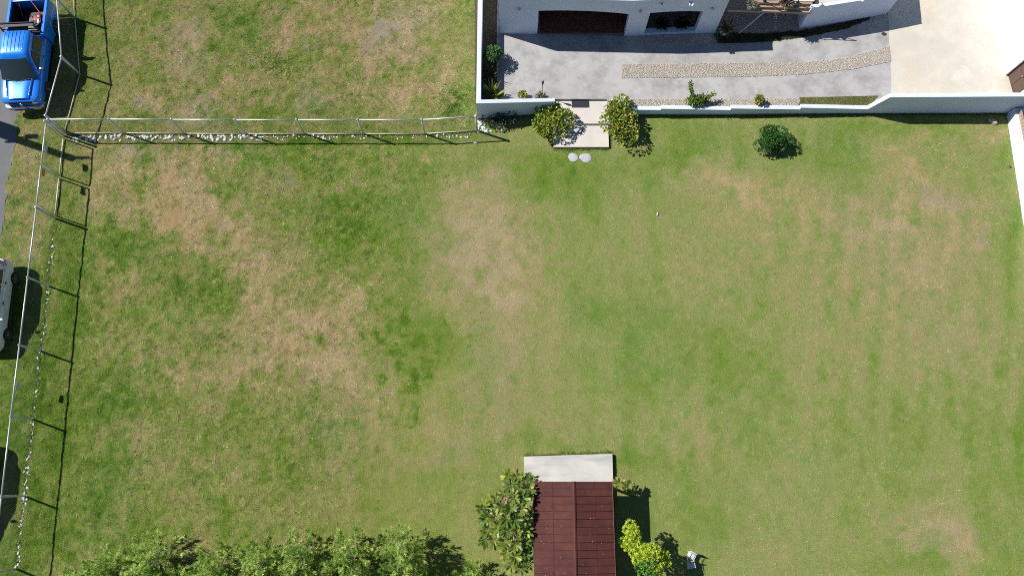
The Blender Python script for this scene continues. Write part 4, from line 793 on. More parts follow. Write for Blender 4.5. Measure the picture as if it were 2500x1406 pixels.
for sx in (-1, 1):
    for (ya, yb, yc, yd) in ((.28, 1.16, .60, .33), (-.55, .22, .26, -.50)):
        g1 = MB(); x0, x1 = .912, .782
        g1.add([(sx * (x0 + .008), ya, 1.235), (sx * (x0 + .008), yb, 1.235), (sx * (x1 + .010), yc, 1.69), (sx * (x1 + .010), yd, 1.69)], [(0, 1, 2, 3)]); g1.build('side_window', M['glass'], tk)
    MB().rbox((sx * 1.10, 1.12, 1.26), (.18, .10, .22), .03, 2).build('mirror', M['blackplastic'] if sx > 0 else M['chrome'], tk, 'auto')
    for y in (.30, -.42): MB().rbox((sx * .985, y, 1.06), (.03, .16, .035), .008, 1).build('door_handle', M['chrome'], tk)
    MB().rbox((sx * .93, .25, .40), (.14, 1.9, .06), .015, 1).build('side_step', M['blackmetal'], tk)
    hl = MB(); hl.grid(lambda u, v: (sx * (.56 + .37 * u - .04 * v * u), 2.735 - .24 * u ** 2 - .12 * v, .80 + .22 * v), 6, 5); hl.build('headlight', M['lamp_lens'], tk, True, fix=False)
    wheel(tk, sx * .87, 1.72, .40, .27, .27, sx); wheel(tk, sx * .87, -1.78, .40, .27, .27, sx)
    fl = MB(); fl.loft([[(sx * q, -1.78 + .50 * math.cos(a) * k, .42 + .52 * math.sin(a) * k) for a in [math.pi * j / 14 for j in range(15)]] for q, k in ((.985, .82), (1.005, .86), (1.005, 1.0), (.985, 1.04))], cap=False, closed=False); fl.build('wheel_arch', M['blue'], tk, True, fix=False)
rw_ = MB(); rw_.add([(-.70, -.742, 1.30), (.70, -.742, 1.30), (.60, -.722, 1.70), (-.60, -.722, 1.70)], [(0, 1, 2, 3)]); rw_.build('rear_window', M['glass'], tk)
gr = MB().rbox((0, 2.655, .80), (1.16, .06, .32), .03, 2).build('grille', M['blackplastic'], tk)
for z in (.73, .83): MB().rbox((0, 2.692, z), (1.10, .02, .028), .006, 1).build('grille_bar', M['blue'], gr)
em = MB(); em.tube([(0, 2.70, .70), (0, 2.715, .78), (0, 2.70, .90)], [.03, .075, .05], 8); em.build('emblem', M['chrome'], gr, True)
bp = MB(); bp.loft([yring(y, hx, .44, zt, 5, 28) for y, hx, zt in ((2.50, .97, .66), (2.70, .93, .66), (2.80, .78, .65), (2.83, .60, .63))]); bpo = bp.build('front_bumper', mat('silver_bumper', (.42, .46, .52), .25, .7), tk, 'auto')
MB().rbox((.0, 2.84, .54), (.9, .02, .10), .01, 1).build('bumper_insert', M['blackplastic'], bpo)
# load bed
BL = [(-.74, -.80)]
bx = MB().rbox((0, -1.77, .62), (1.80, 2.04, .10), .02, 1).build('bed_floor', M['blackmetal'], tk)
for sx in (-1, 1):
    sdm = MB(); sdm.loft([[(sx * x, y, z) for x, z in ((.80, .55), (.985, .48), (1.0, .80), (.985, 1.24), (.94, 1.29), (.83, 1.29), (.80, 1.26))] for y in (-.78, -1.0, -2.6, -2.78)]); sdm.build('bed_side', M['blue'], tk, 'auto')
MB().rbox((0, -2.78, .93), (1.60, .07, .66), .02, 2).build('tailgate', M['blue'], tk, 'auto')
MB().rbox((0, -.80, .90), (1.60, .05, .60), .02, 1).build('bed_front', M['blue'], tk, 'auto')
rbp = MB().rbox((0, -2.92, .55), (1.80, .16, .16), .03, 2).build('rear_bumper', M['chrome'], tk, 'auto')
for sx in (-1, 1): MB().box((sx * .788, -1.78, .94), (.02, 1.92, .58)).build('bed_liner', M['blackplastic'], tk)
MB().box((0, -.835, .92), (1.54, .02, .56)).build('bed_liner', M['blackplastic'], tk)
rk = MB()                                            # black headache rack behind the cab
for sx in (-1, 1): rk.tube([(sx * .88, -.90, 1.28), (sx * .80, -.90, 1.86)], .035, 8); rk.tube([(sx * .80, -.90, 1.86), (sx * .98, -.98, 1.90)], .035, 8)
for z, y in ((1.88, -.90), (1.62, -.90), (1.34, -.90), (1.95, -1.02)): rk.tube([(-.84, y, z), (.84, y, z)], .034, 8)
rk.rbox((0, -.93, 1.90), (1.66, .20, .035), .01, 1)
rk.build('headache_rack', M['blackmetal'], tk)
dk_ = MB().rbox((0, .35, 1.12), (1.5, 1.9, .02), .005, 1).build('cabin_floor', M['blackplastic'], tk)
# things in the bed
TM = Matrix.Translation(tk.location) @ Matrix.Rotation(tk.rotation_euler.z, 4, 'Z')
def tw(x, y, z): return TM @ Vector((x, y, z))
tbx = thing('tool_chest', tw(-.28, -1.62, .67), 'grey plastic tool chest in the bed of the blue pickup', 'tool chest', rz=.05)
MB().rbox((0, 0, .14), (.62, .72, .28), .03, 2).build('box', M['grey'], tbx, 'auto'); MB().rbox((0, 0, .30), (.64, .74, .05), .015, 1).build('lid', M['grey'], tbx, 'auto')
gen = thing('engine_pump', tw(-.52, -1.66, .99), 'small red engine pump with black tank sitting in the pickup bed', 'pump', rz=.3)
MB().rbox((0, .10, .16), (.46, .30, .26), .04, 2).build('housing', M['red'], gen, 'auto'); MB().tube([(-.05, -.2, .06), (-.05, -.2, .30)], .17, 14).build('tank', M['blackplastic'], gen, 'auto')
q = MB()
for sx in (-.22, .22): q.tube([(sx, .26, 0), (sx, .26, .36), (sx, -.30, .36), (sx, -.30, 0)], .018, 6)
q.build('carry_frame', M['red'], gen); MB().rbox((.08, -.14, .30), (.10, .24, .04), .01, 1).build('cover', M['whiteplastic'], gen); MB().rbox((.13, .12, .31), (.10, .12, .04), .01, 1).build('filter', mat('pink_cap', (.7, .3, .3), .5), gen)
for i, (p, q_) in enumerate((((.55, -2.80, 1.27), (.62, -2.3, .69)), ((-.05, -2.82, 1.28), (-.70, -1.9, 1.02)), ((-.30, -2.3, .75), (-.80, -2.2, 1.2)))):
    s_ = thing('tie_strap', tw(*p), ['orange strap hanging over the tailgate of the pickup on its street side', 'orange strap slung from the tailgate to the pump in the pickup bed', 'orange strap end by the bed side of the pickup nearest the fence'][i], 'strap')
    e = tw(*q_) - tw(*p); MB().tube([(0, 0, 0), e * .3 + Vector((0, 0, -.06)), e * .7 + Vector((0, 0, -.05)), e], .016, 6).build('webbing', M['orange'], s_)

def small_car(loc, rz, label, paint):
    t = thing('parked_car', loc, label, 'car', rz=rz)
    b = MB(); st_ = [(2.14, .55, .42, .62, 0), (2.08, .72, .34, .74, .02), (1.90, .82, .26, .82, .03), (1.4, .865, .24, .92, .05), (.9, .875, .24, .98, .04), (0, .88, .24, 1.00, .03), (-1.2, .88, .24, 1.02, .03), (-1.85, .86, .28, 1.02, .02), (-2.08, .78, .34, .98, .02), (-2.15, .62, .42, .85, 0)]
    b.loft([yring(y, hx, zb, zt, 4.5, 36, cr) for y, hx, zb, zt, cr in st_]); b.build('body', paint, t, 'auto')
    c_ = MB(); c_.loft([sring(hx, y0, y1, z, 4.5, 40) for hx, y0, y1, z in ((.82, -2.02, 1.10, .96), (.76, -1.90, .75, 1.14), (.66, -1.72, .28, 1.36), (.60, -1.60, .12, 1.44), (.45, -1.35, -.10, 1.475), (.15, -.9, -.5, 1.485))]); cb_ = c_.build('cabin', paint, t, 'auto')
    w_ = MB(); w_.grid(lambda u, v: ((u - .5) * 2 * (.72 - .16 * v), 1.12 - .80 * v + .12 * (1 - (2 * u - 1) ** 2), 1.0 + .36 * v), 12, 6); w_.build('windscreen', M['glass'], t, True, fix=False)
    w_ = MB(); w_.grid(lambda u, v: ((u - .5) * 2 * (.66 - .12 * v), -2.0 + .26 * v - .05 * (1 - (2 * u - 1) ** 2), 1.05 + .28 * v), 10, 5); w_.build('rear_window', M['glass'], t, True, fix=False)
    for sx in (-1, 1):
        for (ya, yb, yc, yd) in ((.02, .72, .22, .0), (-.80, -.04, -.06, -.78), (-1.55, -.86, -.84, -1.40)):
            g1 = MB(); g1.add([(sx * .815, ya, 1.05), (sx * .815, yb, 1.05), (sx * .668, yc, 1.36), (sx * .668, yd, 1.36)], [(0, 1, 2, 3)]); g1.build('side_window', M['glass'], t)
        for y in (.0, -.95): MB().rbox((sx * .885, y, .88), (.03, .16, .03), .008, 1).build('door_handle', M['blackplastic'], t)
        MB().rbox((sx * .98, .78, 1.02), (.20, .12, .14), .04, 2).build('mirror', paint, t, 'auto')
        tl = MB(); tl.grid(lambda u, v: (sx * (.60 + .22 * u + .02), -2.13 + .34 * u ** 2 + .04 * v, .72 + .30 * v), 6, 4); tl.build('tail_light', M['redlens'], t, True, fix=False)
        hl = MB(); hl.grid(lambda u, v: (sx * (.50 + .30 * u), 2.13 - .40 * u ** 2 - .10 * v, .62 + .14 * v), 6, 4); hl.build('headlight', M['lamp_lens'], t, True, fix=False)
        wheel(t, sx * .79, 1.32, .31, .21, .21, sx); wheel(t, sx * .79, -1.30, .31, .21, .21, sx)
        MB().rbox((sx * .86, .0, .26), (.05, 1.9, .07), .02, 1).build('sill', M['blackplastic'], t)
    MB().rbox((0, 2.10, .50), (.9, .06, .14), .02, 1).build('grille', M['blackplastic'], t)
    return t
small_car((-23.68, 7.75, 0), math.pi + math.radians(3.0), 'white hatchback parked on the verge at the left edge, only its side in view', M['whitecar'])
small_car((-23.32, -.45, 0), math.pi + math.radians(2.0), 'second parked hatchback beyond the left edge near the bottom, seen by its shadow', M['whitecar'])

# utility pole in the street (stands left of the view, its shadow crosses the gate)
ph = 8.0; ptop = sh(178, 388, ph); pb = Vector((ptop.x, ptop.y, 0))
up = thing('utility_pole', pb, 'concrete utility pole in the street, casting the long shadow across the gate', 'pole')
MB().tube([(0, 0, -.2), (0, 0, 3), (0, 0, ph)], [.23, .21, .17], 12).build('shaft', M['concrete'], up, True)
MB().rbox((.3, 0, ph - .15), (1.3, .12, .12), .01, 1).build('cross_arm', M['wood'], up); MB().rbox((-.3, 0, 5.5), (1.2, .10, .10), .01, 1).build('lower_arm', M['wood'], up)
for x in (-.3, .35, .85): MB().tube([(x, 0, ph - .09), (x, 0, ph + .12)], [.05, .03], 8).build('insulator', M['whiteplastic'], up)
tf = sh(12, 316, 4.5); MB().tube([tf - pb + Vector((0, 0, -.45)), tf - pb + Vector((0, 0, .45))], .32, 14).build('transformer', M['galv'], up, 'auto')
MB().box(((tf - pb).x / 2, (tf - pb).y / 2, 4.5), (.12, abs((tf - pb).y), .12)).build('bracket', M['galv'], up)
lp = sh(78, 334, 5.2); q = lp - pb; MB().tube([(0, 0, 5.0), (q.x * .5, q.y, 5.2), q], .03, 8).build('lamp_arm', M['galv'], up)
MB().rbox(q, (.62, .26, .14), .06, 2).build('street_lamp', M['galv'], up, 'auto')

# ------------------------------------------------------------------ garden shelter with the maroon roof
ZE, ZR = 1.72, 2.02
gz_ = thing('garden_shelter', at(1400, 1290, .2), 'open garden shelter with a maroon metal panel roof at the bottom edge', 'shelter')
GP = Matrix.Translation(-gz_.location)
sl = MB().prism(SLAB, -.2, .20).build('patio_slab', M['slab']); tag(sl, kind='structure')
rxl, rxr = at(1303, 1175, ZE).x, at(1495, 1175, ZE).x; rym = at(1400, 1175, ZE).y; xm = at(1401, 1174, ZR).x
x_end = at(1502, 1406, ZE).x
ROWH = .295; NR = 21
rf = thing_roof = MB()
rf.add([(rxl, rym, ZE), (xm, rym, ZR), (rxr, rym, ZE), (rxl, rym - NR * ROWH, ZE), (xm, rym - NR * ROWH, ZR), (rxr, rym - NR * ROWH, ZE), (rxl, rym, ZE - .05), (rxr, rym, ZE - .05), (rxl, rym - NR * ROWH, ZE - .05), (rxr, rym - NR * ROWH, ZE - .05)],
       [(0, 1, 4, 3), (1, 2, 5, 4), (0, 6, 7, 2, 1), (3, 4, 5, 9, 8), (0, 3, 8, 6), (2, 7, 9, 5), (6, 8, 9, 7)])
ro = rf.build('roof', M['maroon_dark'], gz_); ro.matrix_parent_inverse = GP
for side, xa, xb in ((0, rxl, xm), (1, rxr, xm)):
    W = abs(xb - xa); sl_ = math.atan2(ZR - ZE, W); Ls = math.hypot(W, ZR - ZE)
    cuts = (0.0, .475, 1.0); sgn = 1 if xb > xa else -1
    for ci in range(2):
        l0, l1 = cuts[ci] * Ls + .008, cuts[ci + 1] * Ls - (.035 if ci else .008)
        key = 'roof_panel'
        me = MB()
        wid = l1 - l0; ln = ROWH - .018
        # shallow pan: lip at the lower edge of each panel
        me.rbox((0, 0, .010), (wid, ln, .020), .006, 1); me.rbox((0, -ln / 2 + .018, .024), (wid - .01, .022, .018), .005, 1)
        mesh_ = me.mesh('roof_panel', M['maroon'])
        for r_i in range(NR):
            s = (l0 + l1) / 2; x = xa + sgn * s * math.cos(sl_); z = ZE + s * math.sin(sl_) + .004; y = rym - ROWH * (r_i + .5)
            part('roof_panel', mesh_, ro, (x, y, z), (0, -sgn * sl_ + random.uniform(-.004, .004), 0))
    s = cuts[1] * Ls; x = xa + sgn * s * math.cos(sl_); z = ZE + s * math.sin(sl_) + .022
    MB().tube([(x, rym + .005, z), (x, rym - NR * ROWH, z)], .013, 6).build('seam_bar', M['maroon'], ro)
    MB().tube([(xa, rym + .01, ZE + .01), (xa, rym - NR * ROWH, ZE + .01)], .022, 8).build('eave_trim', M['maroon_dark'], ro)
rg_ = MB(); rg_.loft([[(xm - .085, y, ZR - .012), (xm - .06, y, ZR + .035), (xm, y, ZR + .06), (xm + .06, y, ZR + .035), (xm + .085, y, ZR - .012)] for y in (rym + .01, rym - NR * ROWH)]); rg_.build('ridge_cap', M['maroon'], ro, 'auto')
for x in (rxl + .15, rxr - .15):
    for y in (rym - .15, rym - 2.6, rym - 5.0):
        o = MB().rbox((x, y, (ZE + .2) / 2 - .02), (.10, .10, ZE - .26), .01, 1).build('post', M['maroon_dark'], gz_); o.matrix_parent_inverse = GP
# fallen petals and bird droppings on the roof
specks = MB()
for i in range(60):
    u = random.random(); side = random.random() < .55; xa = rxl if side else rxr; t = random.uniform(.03, .95); y = rym - .5 - 4.3 * (random.random() ** .6)
    if random.random() < .6: y = rym - ROWH * (round((rym - y) / ROWH)) + .045
    x = xa + (xm - xa) * t; z = ZE + (ZR - ZE) * t + .034; a = random.uniform(0, 3.14); r1, r2 = random.uniform(.012, .03), random.uniform(.006, .014)
    specks.add([(x + r1 * math.cos(a), y + r1 * math.sin(a), z), (x - r2 * math.sin(a), y + r2 * math.cos(a), z + .004), (x - r1 * math.cos(a), y - r1 * math.sin(a), z), (x + r2 * math.sin(a), y - r2 * math.cos(a), z + .006)], [(0, 1, 2, 3)])
o = specks.build('fallen_petals', mat('dry_petal', (.55, .42, .36), .8)); tag(o, 'pale fallen petals scattered over the maroon roof', 'petals', kind='stuff')

# ------------------------------------------------------------------ plants
def rot_basis(D, roll):
    """rows of D: unit directions; returns side and up vectors"""
    up0 = np.tile(np.array([0, 0, 1.0]), (len(D), 1)); flat = np.abs(D[:, 2]) > .97; up0[flat] = (1, 0, 0)
    S = np.cross(D, up0); S /= np.linalg.norm(S, axis=1)[:, None]; U = np.cross(S, D)
    c, s = np.cos(roll)[:, None], np.sin(roll)[:, None]
    return S * c + U * s, U * c - S * s
def leaf_verts(P, D, L, W, roll, droop=.25, cup=.25, shape='oval'):
    n = len(P); S, U = rot_basis(D, roll)
    if shape == 'kite': tw = [(0, 0, 0), (.45, .5, cup), (1, 0, 0), (.45, -.5, cup)]; fc = [(0, 1, 2), (0, 2, 3)]
    elif shape == 'obov': tw = [(0, 0, 0), (.38, 0, 0), (.74, 0, 0), (1, 0, 0), (.40, .30, cup * .6), (.76, .5, cup), (.40, -.30, cup * .6), (.76, -.5, cup)]; fc = [(0, 1, 4), (1, 2, 5), (1, 5, 4), (2, 3, 5), (0, 6, 1), (1, 7, 2), (1, 6, 7), (2, 7, 3)]
    elif shape == 'blade': tw = [(0, .3, 0), (0, -.3, 0), (.5, .5, cup), (.5, -.5, cup), (1, 0, 0)]; fc = [(0, 1, 3), (0, 3, 2), (2, 3, 4)]
    else: tw = [(0, 0, 0), (.35, .45, cup), (.7, .42, cup), (1, 0, 0), (.7, -.42, cup), (.35, -.45, cup), (.5, 0, 0)]; fc = [(0, 6, 1), (1, 6, 2), (2, 6, 3), (3, 6, 4), (4, 6, 5), (5, 6, 0)]
    V = []
    for (t, w_, c_) in tw:
        v = P + D * (L * t)[:, None] + S * (W * w_)[:, None] + U * (W * abs(w_) * c_)[:, None]
        v = v + np.array([0, 0, -1.0]) * (L * droop * t * t)[:, None]; V.append(v)
    V = np.stack(V, 1).reshape(-1, 3); k = len(tw); fc = np.array(fc)
    F = (fc[None] + k * np.arange(n)[:, None, None]).reshape(-1, 3)
    return V, F, len(fc)
def unit(a): return a / np.linalg.norm(a, axis=1)[:, None]
def foliage(name, P, D, L, W, cols, parent, droop=.25, cup=.25, shape='oval', spread=.18, roll=None, m_=None):
    n = len(P); V, F, k = leaf_verts(P, unit(D), L, W, roll if roll is not None else rng.normal(0, .5, n), droop, cup, shape)
    cols = np.array(cols); cc = cols if len(cols) == n and n > 12 else cols[rng.integers(0, len(cols), n)]
    cc = cc * np.exp(rng.normal(0, spread, n))[:, None]
    o = np_object(name, V, F, m_ or M['leaf'], np.clip(np.repeat(cc, k, 0), .003, .9), parent=parent); return o

def bush(name, c, rx, ry, h, n, L, cols, label, cat='shrub', lobes=7, seed=1, group=None, shape='oval', stems=True, z0=.1, droop=.2, wl=.55, parent_only=False):
    """leafy shrub: lobes of leaves on stems"""
    r = random.Random(seed); t = thing(name, c, label, cat, group)
    LC = [(math.cos(a_) * q_ * rx, math.sin(a_) * q_ * ry, r.uniform(.42, .88) * h * (1 - .35 * q_), r.uniform(.20, .46)) for a_, q_ in [(r.uniform(0, 6.28), r.uniform(.2, .80)) for _ in range(lobes)]] + [(0, 0, h * .55, .55)]
    if stems:
        sm = MB()
        for (x, y, z, q) in LC: sm.tube([(x * .08, y * .08, 0), (x * .45, y * .45, z * .55), (x, y, z)], [.022, .016, .008], 6)
        sm.build('stems', M['bark'], t)
    per = n // len(LC); P = []; D = []
    for (x, y, z, q) in LC:
        v = unit(rng.normal(0, 1, (per, 3))); v[:, 2] = np.abs(v[:, 2]) * 1.1 - .35; v = unit(v); rad = (.55 + .5 * rng.random(per) ** .5)
        p = np.array([x, y, z]) + v * rad[:, None] * np.array([rx * q * 1.15, ry * q * 1.15, h * q * .62]); P.append(p)
        D.append(v + rng.normal(0, .45, (per, 3)) + np.array([0, 0, .15]))
    P = np.concatenate(P); D = np.concatenate(D); P[:, 2] = np.maximum(P[:, 2], z0)
    Ls = rng.uniform(.7, 1.25, len(P)) * L
    foliage('foliage', P, D, Ls, Ls * wl, cols, t, droop, .2, shape); return t

CROT = [(.13, .23, .025), (.34, .40, .03), (.27, .36, .03), (.18, .28, .03), (.11, .21, .025), (.44, .45, .06), (.08, .16, .02), (.22, .30, .03), (.34, .22, .04)]
def sc_px(px, py): return (FPX * CTH - (CY - py) * ST) / H          # pixels per metre at the ground there
p = at(1346, 306, 0); bush('croton_bush', p, .98, 1.10, 1.0, 2000, .13, CROT, 'yellow-green variegated bush to the left of the entry steps', seed=3, lobes=10)
p = at(1506, 311, 0); bush('croton_bush', p, 1.06, 1.18, 1.1, 2300, .13, CROT, 'yellow-green variegated bush to the right of the entry steps', seed=4, lobes=11)
p = at(1524, 268, 0.3); bush('spiky_shrub', p, .28, .36, .8, 500, .10, [(.14, .20, .04), (.22, .26, .06), (.10, .16, .03)], 'small upright light green shrub behind the right croton bush', seed=5, lobes=4, shape='kite', wl=.3)
DG = [(.035, .12, .02), (.05, .15, .025), (.025, .085, .015), (.07, .18, .03)]
p = at(1876, 350, 0); bush('round_shrub', p, .86, .64, .98, 4300, .09, DG, 'round dark green shrub standing alone on the lawn', seed=22, lobes=20)
SG = [(.12, .20, .03), (.09, .17, .025), (.18, .25, .045), (.06, .13, .02), (.24, .28, .06)]
p = at(1700, 254, ZY); t = bush('leafy_shrub', p, .62, .36, .55, 900, .11, SG, 'bright green shrub with two long shoots behind the low wall', seed=7, lobes=6)
def shoot(t, pts, n, L, cols):
    pts = np.array(pts, float); k = rng.uniform(0, len(pts) - 1.001, n); i = k.astype(int); f_ = (k - i)[:, None]; P = pts[i] * (1 - f_) + pts[i + 1] * f_ + rng.normal(0, .05, (n, 3)); tang = unit(pts[i + 1] - pts[i])
    D = tang * .6 + rng.normal(0, .6, (n, 3)); Ls = rng.uniform(.8, 1.2, n) * L; foliage('shoot', P, D, Ls, Ls * .5, cols, t); MB().tube([tuple(q) for q in pts], [.014 - .003 * j for j in range(len(pts))], 5).build('shoot_stem', M['bark'], t)
q = at(1683, 205, ZY + .55) - p; shoot(t, [(-.1, .0, .25), (q.x * .8, q.y * .45, .55), (q.x, q.y * .95, .75)], 210, .11, SG)
q = at(1742, 232, ZY + .4) - p; shoot(t, [(.1, 0, .25), (q.x * .6, q.y * .4, .45), (q.x, q.y, .5)], 170, .11, SG)
pt = thing('potted_plant', at(1848, 252, ZY), 'small potted plant with yellow-green leaves on the gravel behind the low wall', 'potted plant')
m = MB(); m.loft([[(r_ * math.cos(2 * math.pi * j / 14), r_ * math.sin(2 * math.pi * j / 14), z) for j in range(14)] for r_, z in ((.12, 0), (.17, .22), (.185, .22), (.185, .27), (.15, .27), (.14, .2))]); m.build('pot', M['terrapot'], pt, 'auto')
v = unit(rng.normal(0, 1, (170, 3)) + np.array([0, 0, .5])); foliage('foliage', v * np.array([.16, .16, .14]) + np.array([0, 0, .38]), v + rng.normal(0, .3, (170, 3)), rng.uniform(.09, .16, 170), np.full(170, .065), CROT, pt)
# plants in the shaded bed and along the drive
p = at(1203, 148, ZY); bush('leafy_shrub', p, .42, .50, 1.15, 900, .17, [(.07, .19, .04), (.10, .24, .06), (.05, .14, .03)], 'tall fresh green shrub in the shaded bed by the tall wall', seed=9, lobes=7, shape='kite', wl=.3, droop=.5)
def spiky(name, c, n, L, W, cols, label, lean=.9, cat='plant', group=None, droop=.15, el=(.5, 1.3)):
    t = thing(name, c, label, cat, group); az = rng.uniform(0, 6.28, n); e = rng.uniform(el[0], el[1], n); D = np.stack([np.cos(az) * np.cos(e), np.sin(az) * np.cos(e), np.sin(e)], 1)
    P = np.stack([np.cos(az) * .06, np.sin(az) * .06, np.full(n, .02)], 1); foliage('leaves', P, D, rng.uniform(.7, 1.1, n) * L, np.full(n, W) * rng.uniform(.7, 1.2, n), cols, t, droop, .3, 'blade')
    m = MB(); m.tube([(0, 0, -.05), (0, 0, .10)], [.06, .03], 7); m.build('crown_base', M['bark'], t); return t
spiky('spiky_plant', at(1196, 190, ZY), 34, .85, .07, [(.07, .10, .03), (.10, .13, .04), (.14, .16, .06)], 'dark spiky plant in the middle of the shaded bed')
spiky('sword_plant', at(1201, 236, ZY), 30, 1.15, .13, [(.22, .26, .05), (.32, .34, .07), (.12, .17, .03)], 'tall yellow-edged sword-leaved plant in the corner of the bed', el=(.85, 1.45))
spiky('sword_plant', at(1222, 240, ZY), 22, .55, .09, [(.18, .25, .05), (.26, .32, .07), (.12, .18, .03)], 'short broad-leaved plant at the bed edge beside the drive')
p = at(1277, 237, ZY); bush('leafy_shrub', p, .22, .20, .45, 260, .09, [(.32, .34, .03), (.24, .28, .03), (.16, .22, .03)], 'small yellow-green shrub behind the white wall near the drive corner', seed=11, lobes=4)
spiky('tuft_plant', at(1320, 238, ZY), 160, .42, .022, [(.13, .17, .05), (.20, .20, .10), (.10, .15, .04), (.28, .24, .18)], 'wispy grassy tuft behind the white wall at the foot of the torch', el=(.2, 1.4), droop=.5)
to = thing('garden_torch', at(1323, 232, ZY), 'thin dark garden torch standing behind the white wall', 'torch')
MB().tube([(0, 0, 0), (0, 0, .95)], .012, 7).build('pole', M['blackmetal'], to); m = MB(); m.loft([[(r_ * math.cos(2 * math.pi * j / 12), r_ * math.sin(2 * math.pi * j / 12), z) for j in range(12)] for r_, z in ((.015, .93), (.04, 1.0), (.065, 1.2), (.05, 1.26), (.03, 1.27))]); m.build('head', M['blackmetal'], to, 'auto'); MB().tube([(0, 0, 1.27), (0, 0, 1.33)], [.025, .012], 8).build('wick', M['whiteplastic'], to)
p = at(1225, 300, 0); bush('dark_shrub', p, 1.05, .42, .62, 800, .09, [(.03, .05, .02), (.05, .07, .03), (.04, .06, .05), (.10, .10, .14)], 'straggly dark shrub in the shade below the tall white wall', seed=12, lobes=8)
# pots by the house and on the deck
def pot_plant(c, label, rp, hp_, n, L, W, cols, m_, el=(.3, 1.3)):
    t = thing('potted_plant', c, label, 'potted plant'); m = MB(); m.loft([[(r_ * math.cos(2 * math.pi * j / 16), r_ * math.sin(2 * math.pi * j / 16), z) for j in range(16)] for r_, z in ((rp * .7, 0), (rp, hp_), (rp * 1.1, hp_), (rp * 1.1, hp_ + .05), (rp * .9, hp_ + .05), (rp * .85, hp_ - .05))]); m.build('pot', m_, t, 'auto')
    az = rng.uniform(0, 6.28, n); e = rng.uniform(el[0], el[1], n); D = np.stack([np.cos(az) * np.cos(e), np.sin(az) * np.cos(e), np.sin(e)], 1)
    foliage('leaves', D * np.array([rp * .5, rp * .5, .05]) * rng.uniform(.2, 1.6, n)[:, None] + np.array([0, 0, hp_]), D, rng.uniform(.6, 1.2, n) * L, np.full(n, W), cols, t, .3, .3, 'blade')
pot_plant(at(1766, 82, ZY), 'spiky potted plant at the right corner of the house front', .24, .34, 60, .55, .06, [(.05, .08, .02), (.10, .13, .03), (.18, .15, .05)], M['whitepot'])
pot_plant(at(1828, 20, 1.82), 'grey-leaved potted plant on the lower deck edge', .17, .26, 150, .34, .04, [(.30, .28, .20), (.20, .22, .12), (.40, .36, .30)], M['whitepot'])
pot_plant(at(1916, 10, 2.1), 'low purple-leaved planter on the sunlit deck', .26, .14, 240, .36, .06, [(.16, .10, .10), (.10, .08, .07), (.30, .30, .12), (.22, .16, .16)], M['terrapot'], (.0, 1.2))
for x, la in ((1618, 'left of the two dark leafy planters behind the sill of the smaller opening'), (1666, 'right of the two dark leafy planters behind the sill of the smaller opening')):
    p = at(x, 76, ZY + .2); pot_plant((p.x, p.y + .35, ZY + .02), la, .22, .20, 110, .38, .09, [(.02, .035, .012), (.03, .045, .015)], M['terrapot'])

# plumeria: rosettes of long leaves on thick bare branches
def plumeria(c, ros, label, cols, leaf=(.40, .115), nl=17, name='plumeria_tree', flower=None):
    t = thing(name, c, label, 'tree'); c = Vector(c); br = MB(); Pn = []; Dn = []; Ln = []; Cn = []; Rn = []
    br.tube([(0, 0, -.05), (.02, 0, .35), (0, .02, .6)], [.11, .09, .08], 8)
    for i, (x, y, z, s) in enumerate(ros):
        q = at(x, y, z) - c; mid = Vector((q.x * .45, q.y * .45, .6 + (q.z - .6) * .45))
        br.tube([(0, 0, .45), mid, q - Vector((0, 0, .10))], [.05, .035, .022], 7)
        k = int(nl * random.uniform(.8, 1.2)); az = np.arange(k) * 2.4 + random.uniform(0, 6); e = np.linspace(.05, 1.0, k) + rng.normal(0, .12, k); tilt = np.array([random.uniform(-.25, .25), random.uniform(-.25, .25), 0])
        D = np.stack([np.cos(az) * np.cos(e), np.sin(az) * np.cos(e), np.sin(e)], 1) + tilt
        Pn.append(np.array(q)[None] + D * .03); Dn.append(D); Ln.append(rng.uniform(.75, 1.1, k) * leaf[0] * s); tone = np.array(cols[i % len(cols)])
        Cn.append(tone[None] * np.exp(rng.normal(0, .25, k))[:, None] + (rng.random(k) < .10)[:, None] * np.array([.10, .07, .0]))
    br.build('branches', M['bark'], t, True)
    P = np.concatenate(Pn); D = np.concatenate(Dn); L = np.concatenate(Ln); C = np.concatenate(Cn)
    foliage('crown', P, D, L, L * leaf[1] / leaf[0], C, t, .22, .28, 'obov', .05, rng.normal(0, .25, len(P)))
    if flower:
        x, y, z = flower; q = np.array(at(x, y, z) - c); n = 36; v = unit(rng.normal(0, 1, (n, 3)) + np.array([0, 0, .6])); foliage('blossom', q + v * .10, v + rng.normal(0, .4, (n, 3)), np.full(n, .07), np.full(n, .045), [(.72, .42, .36), (.78, .55, .42), (.68, .34, .30)], t, .1, .1, 'oval', m_=M['petal'])
    return t
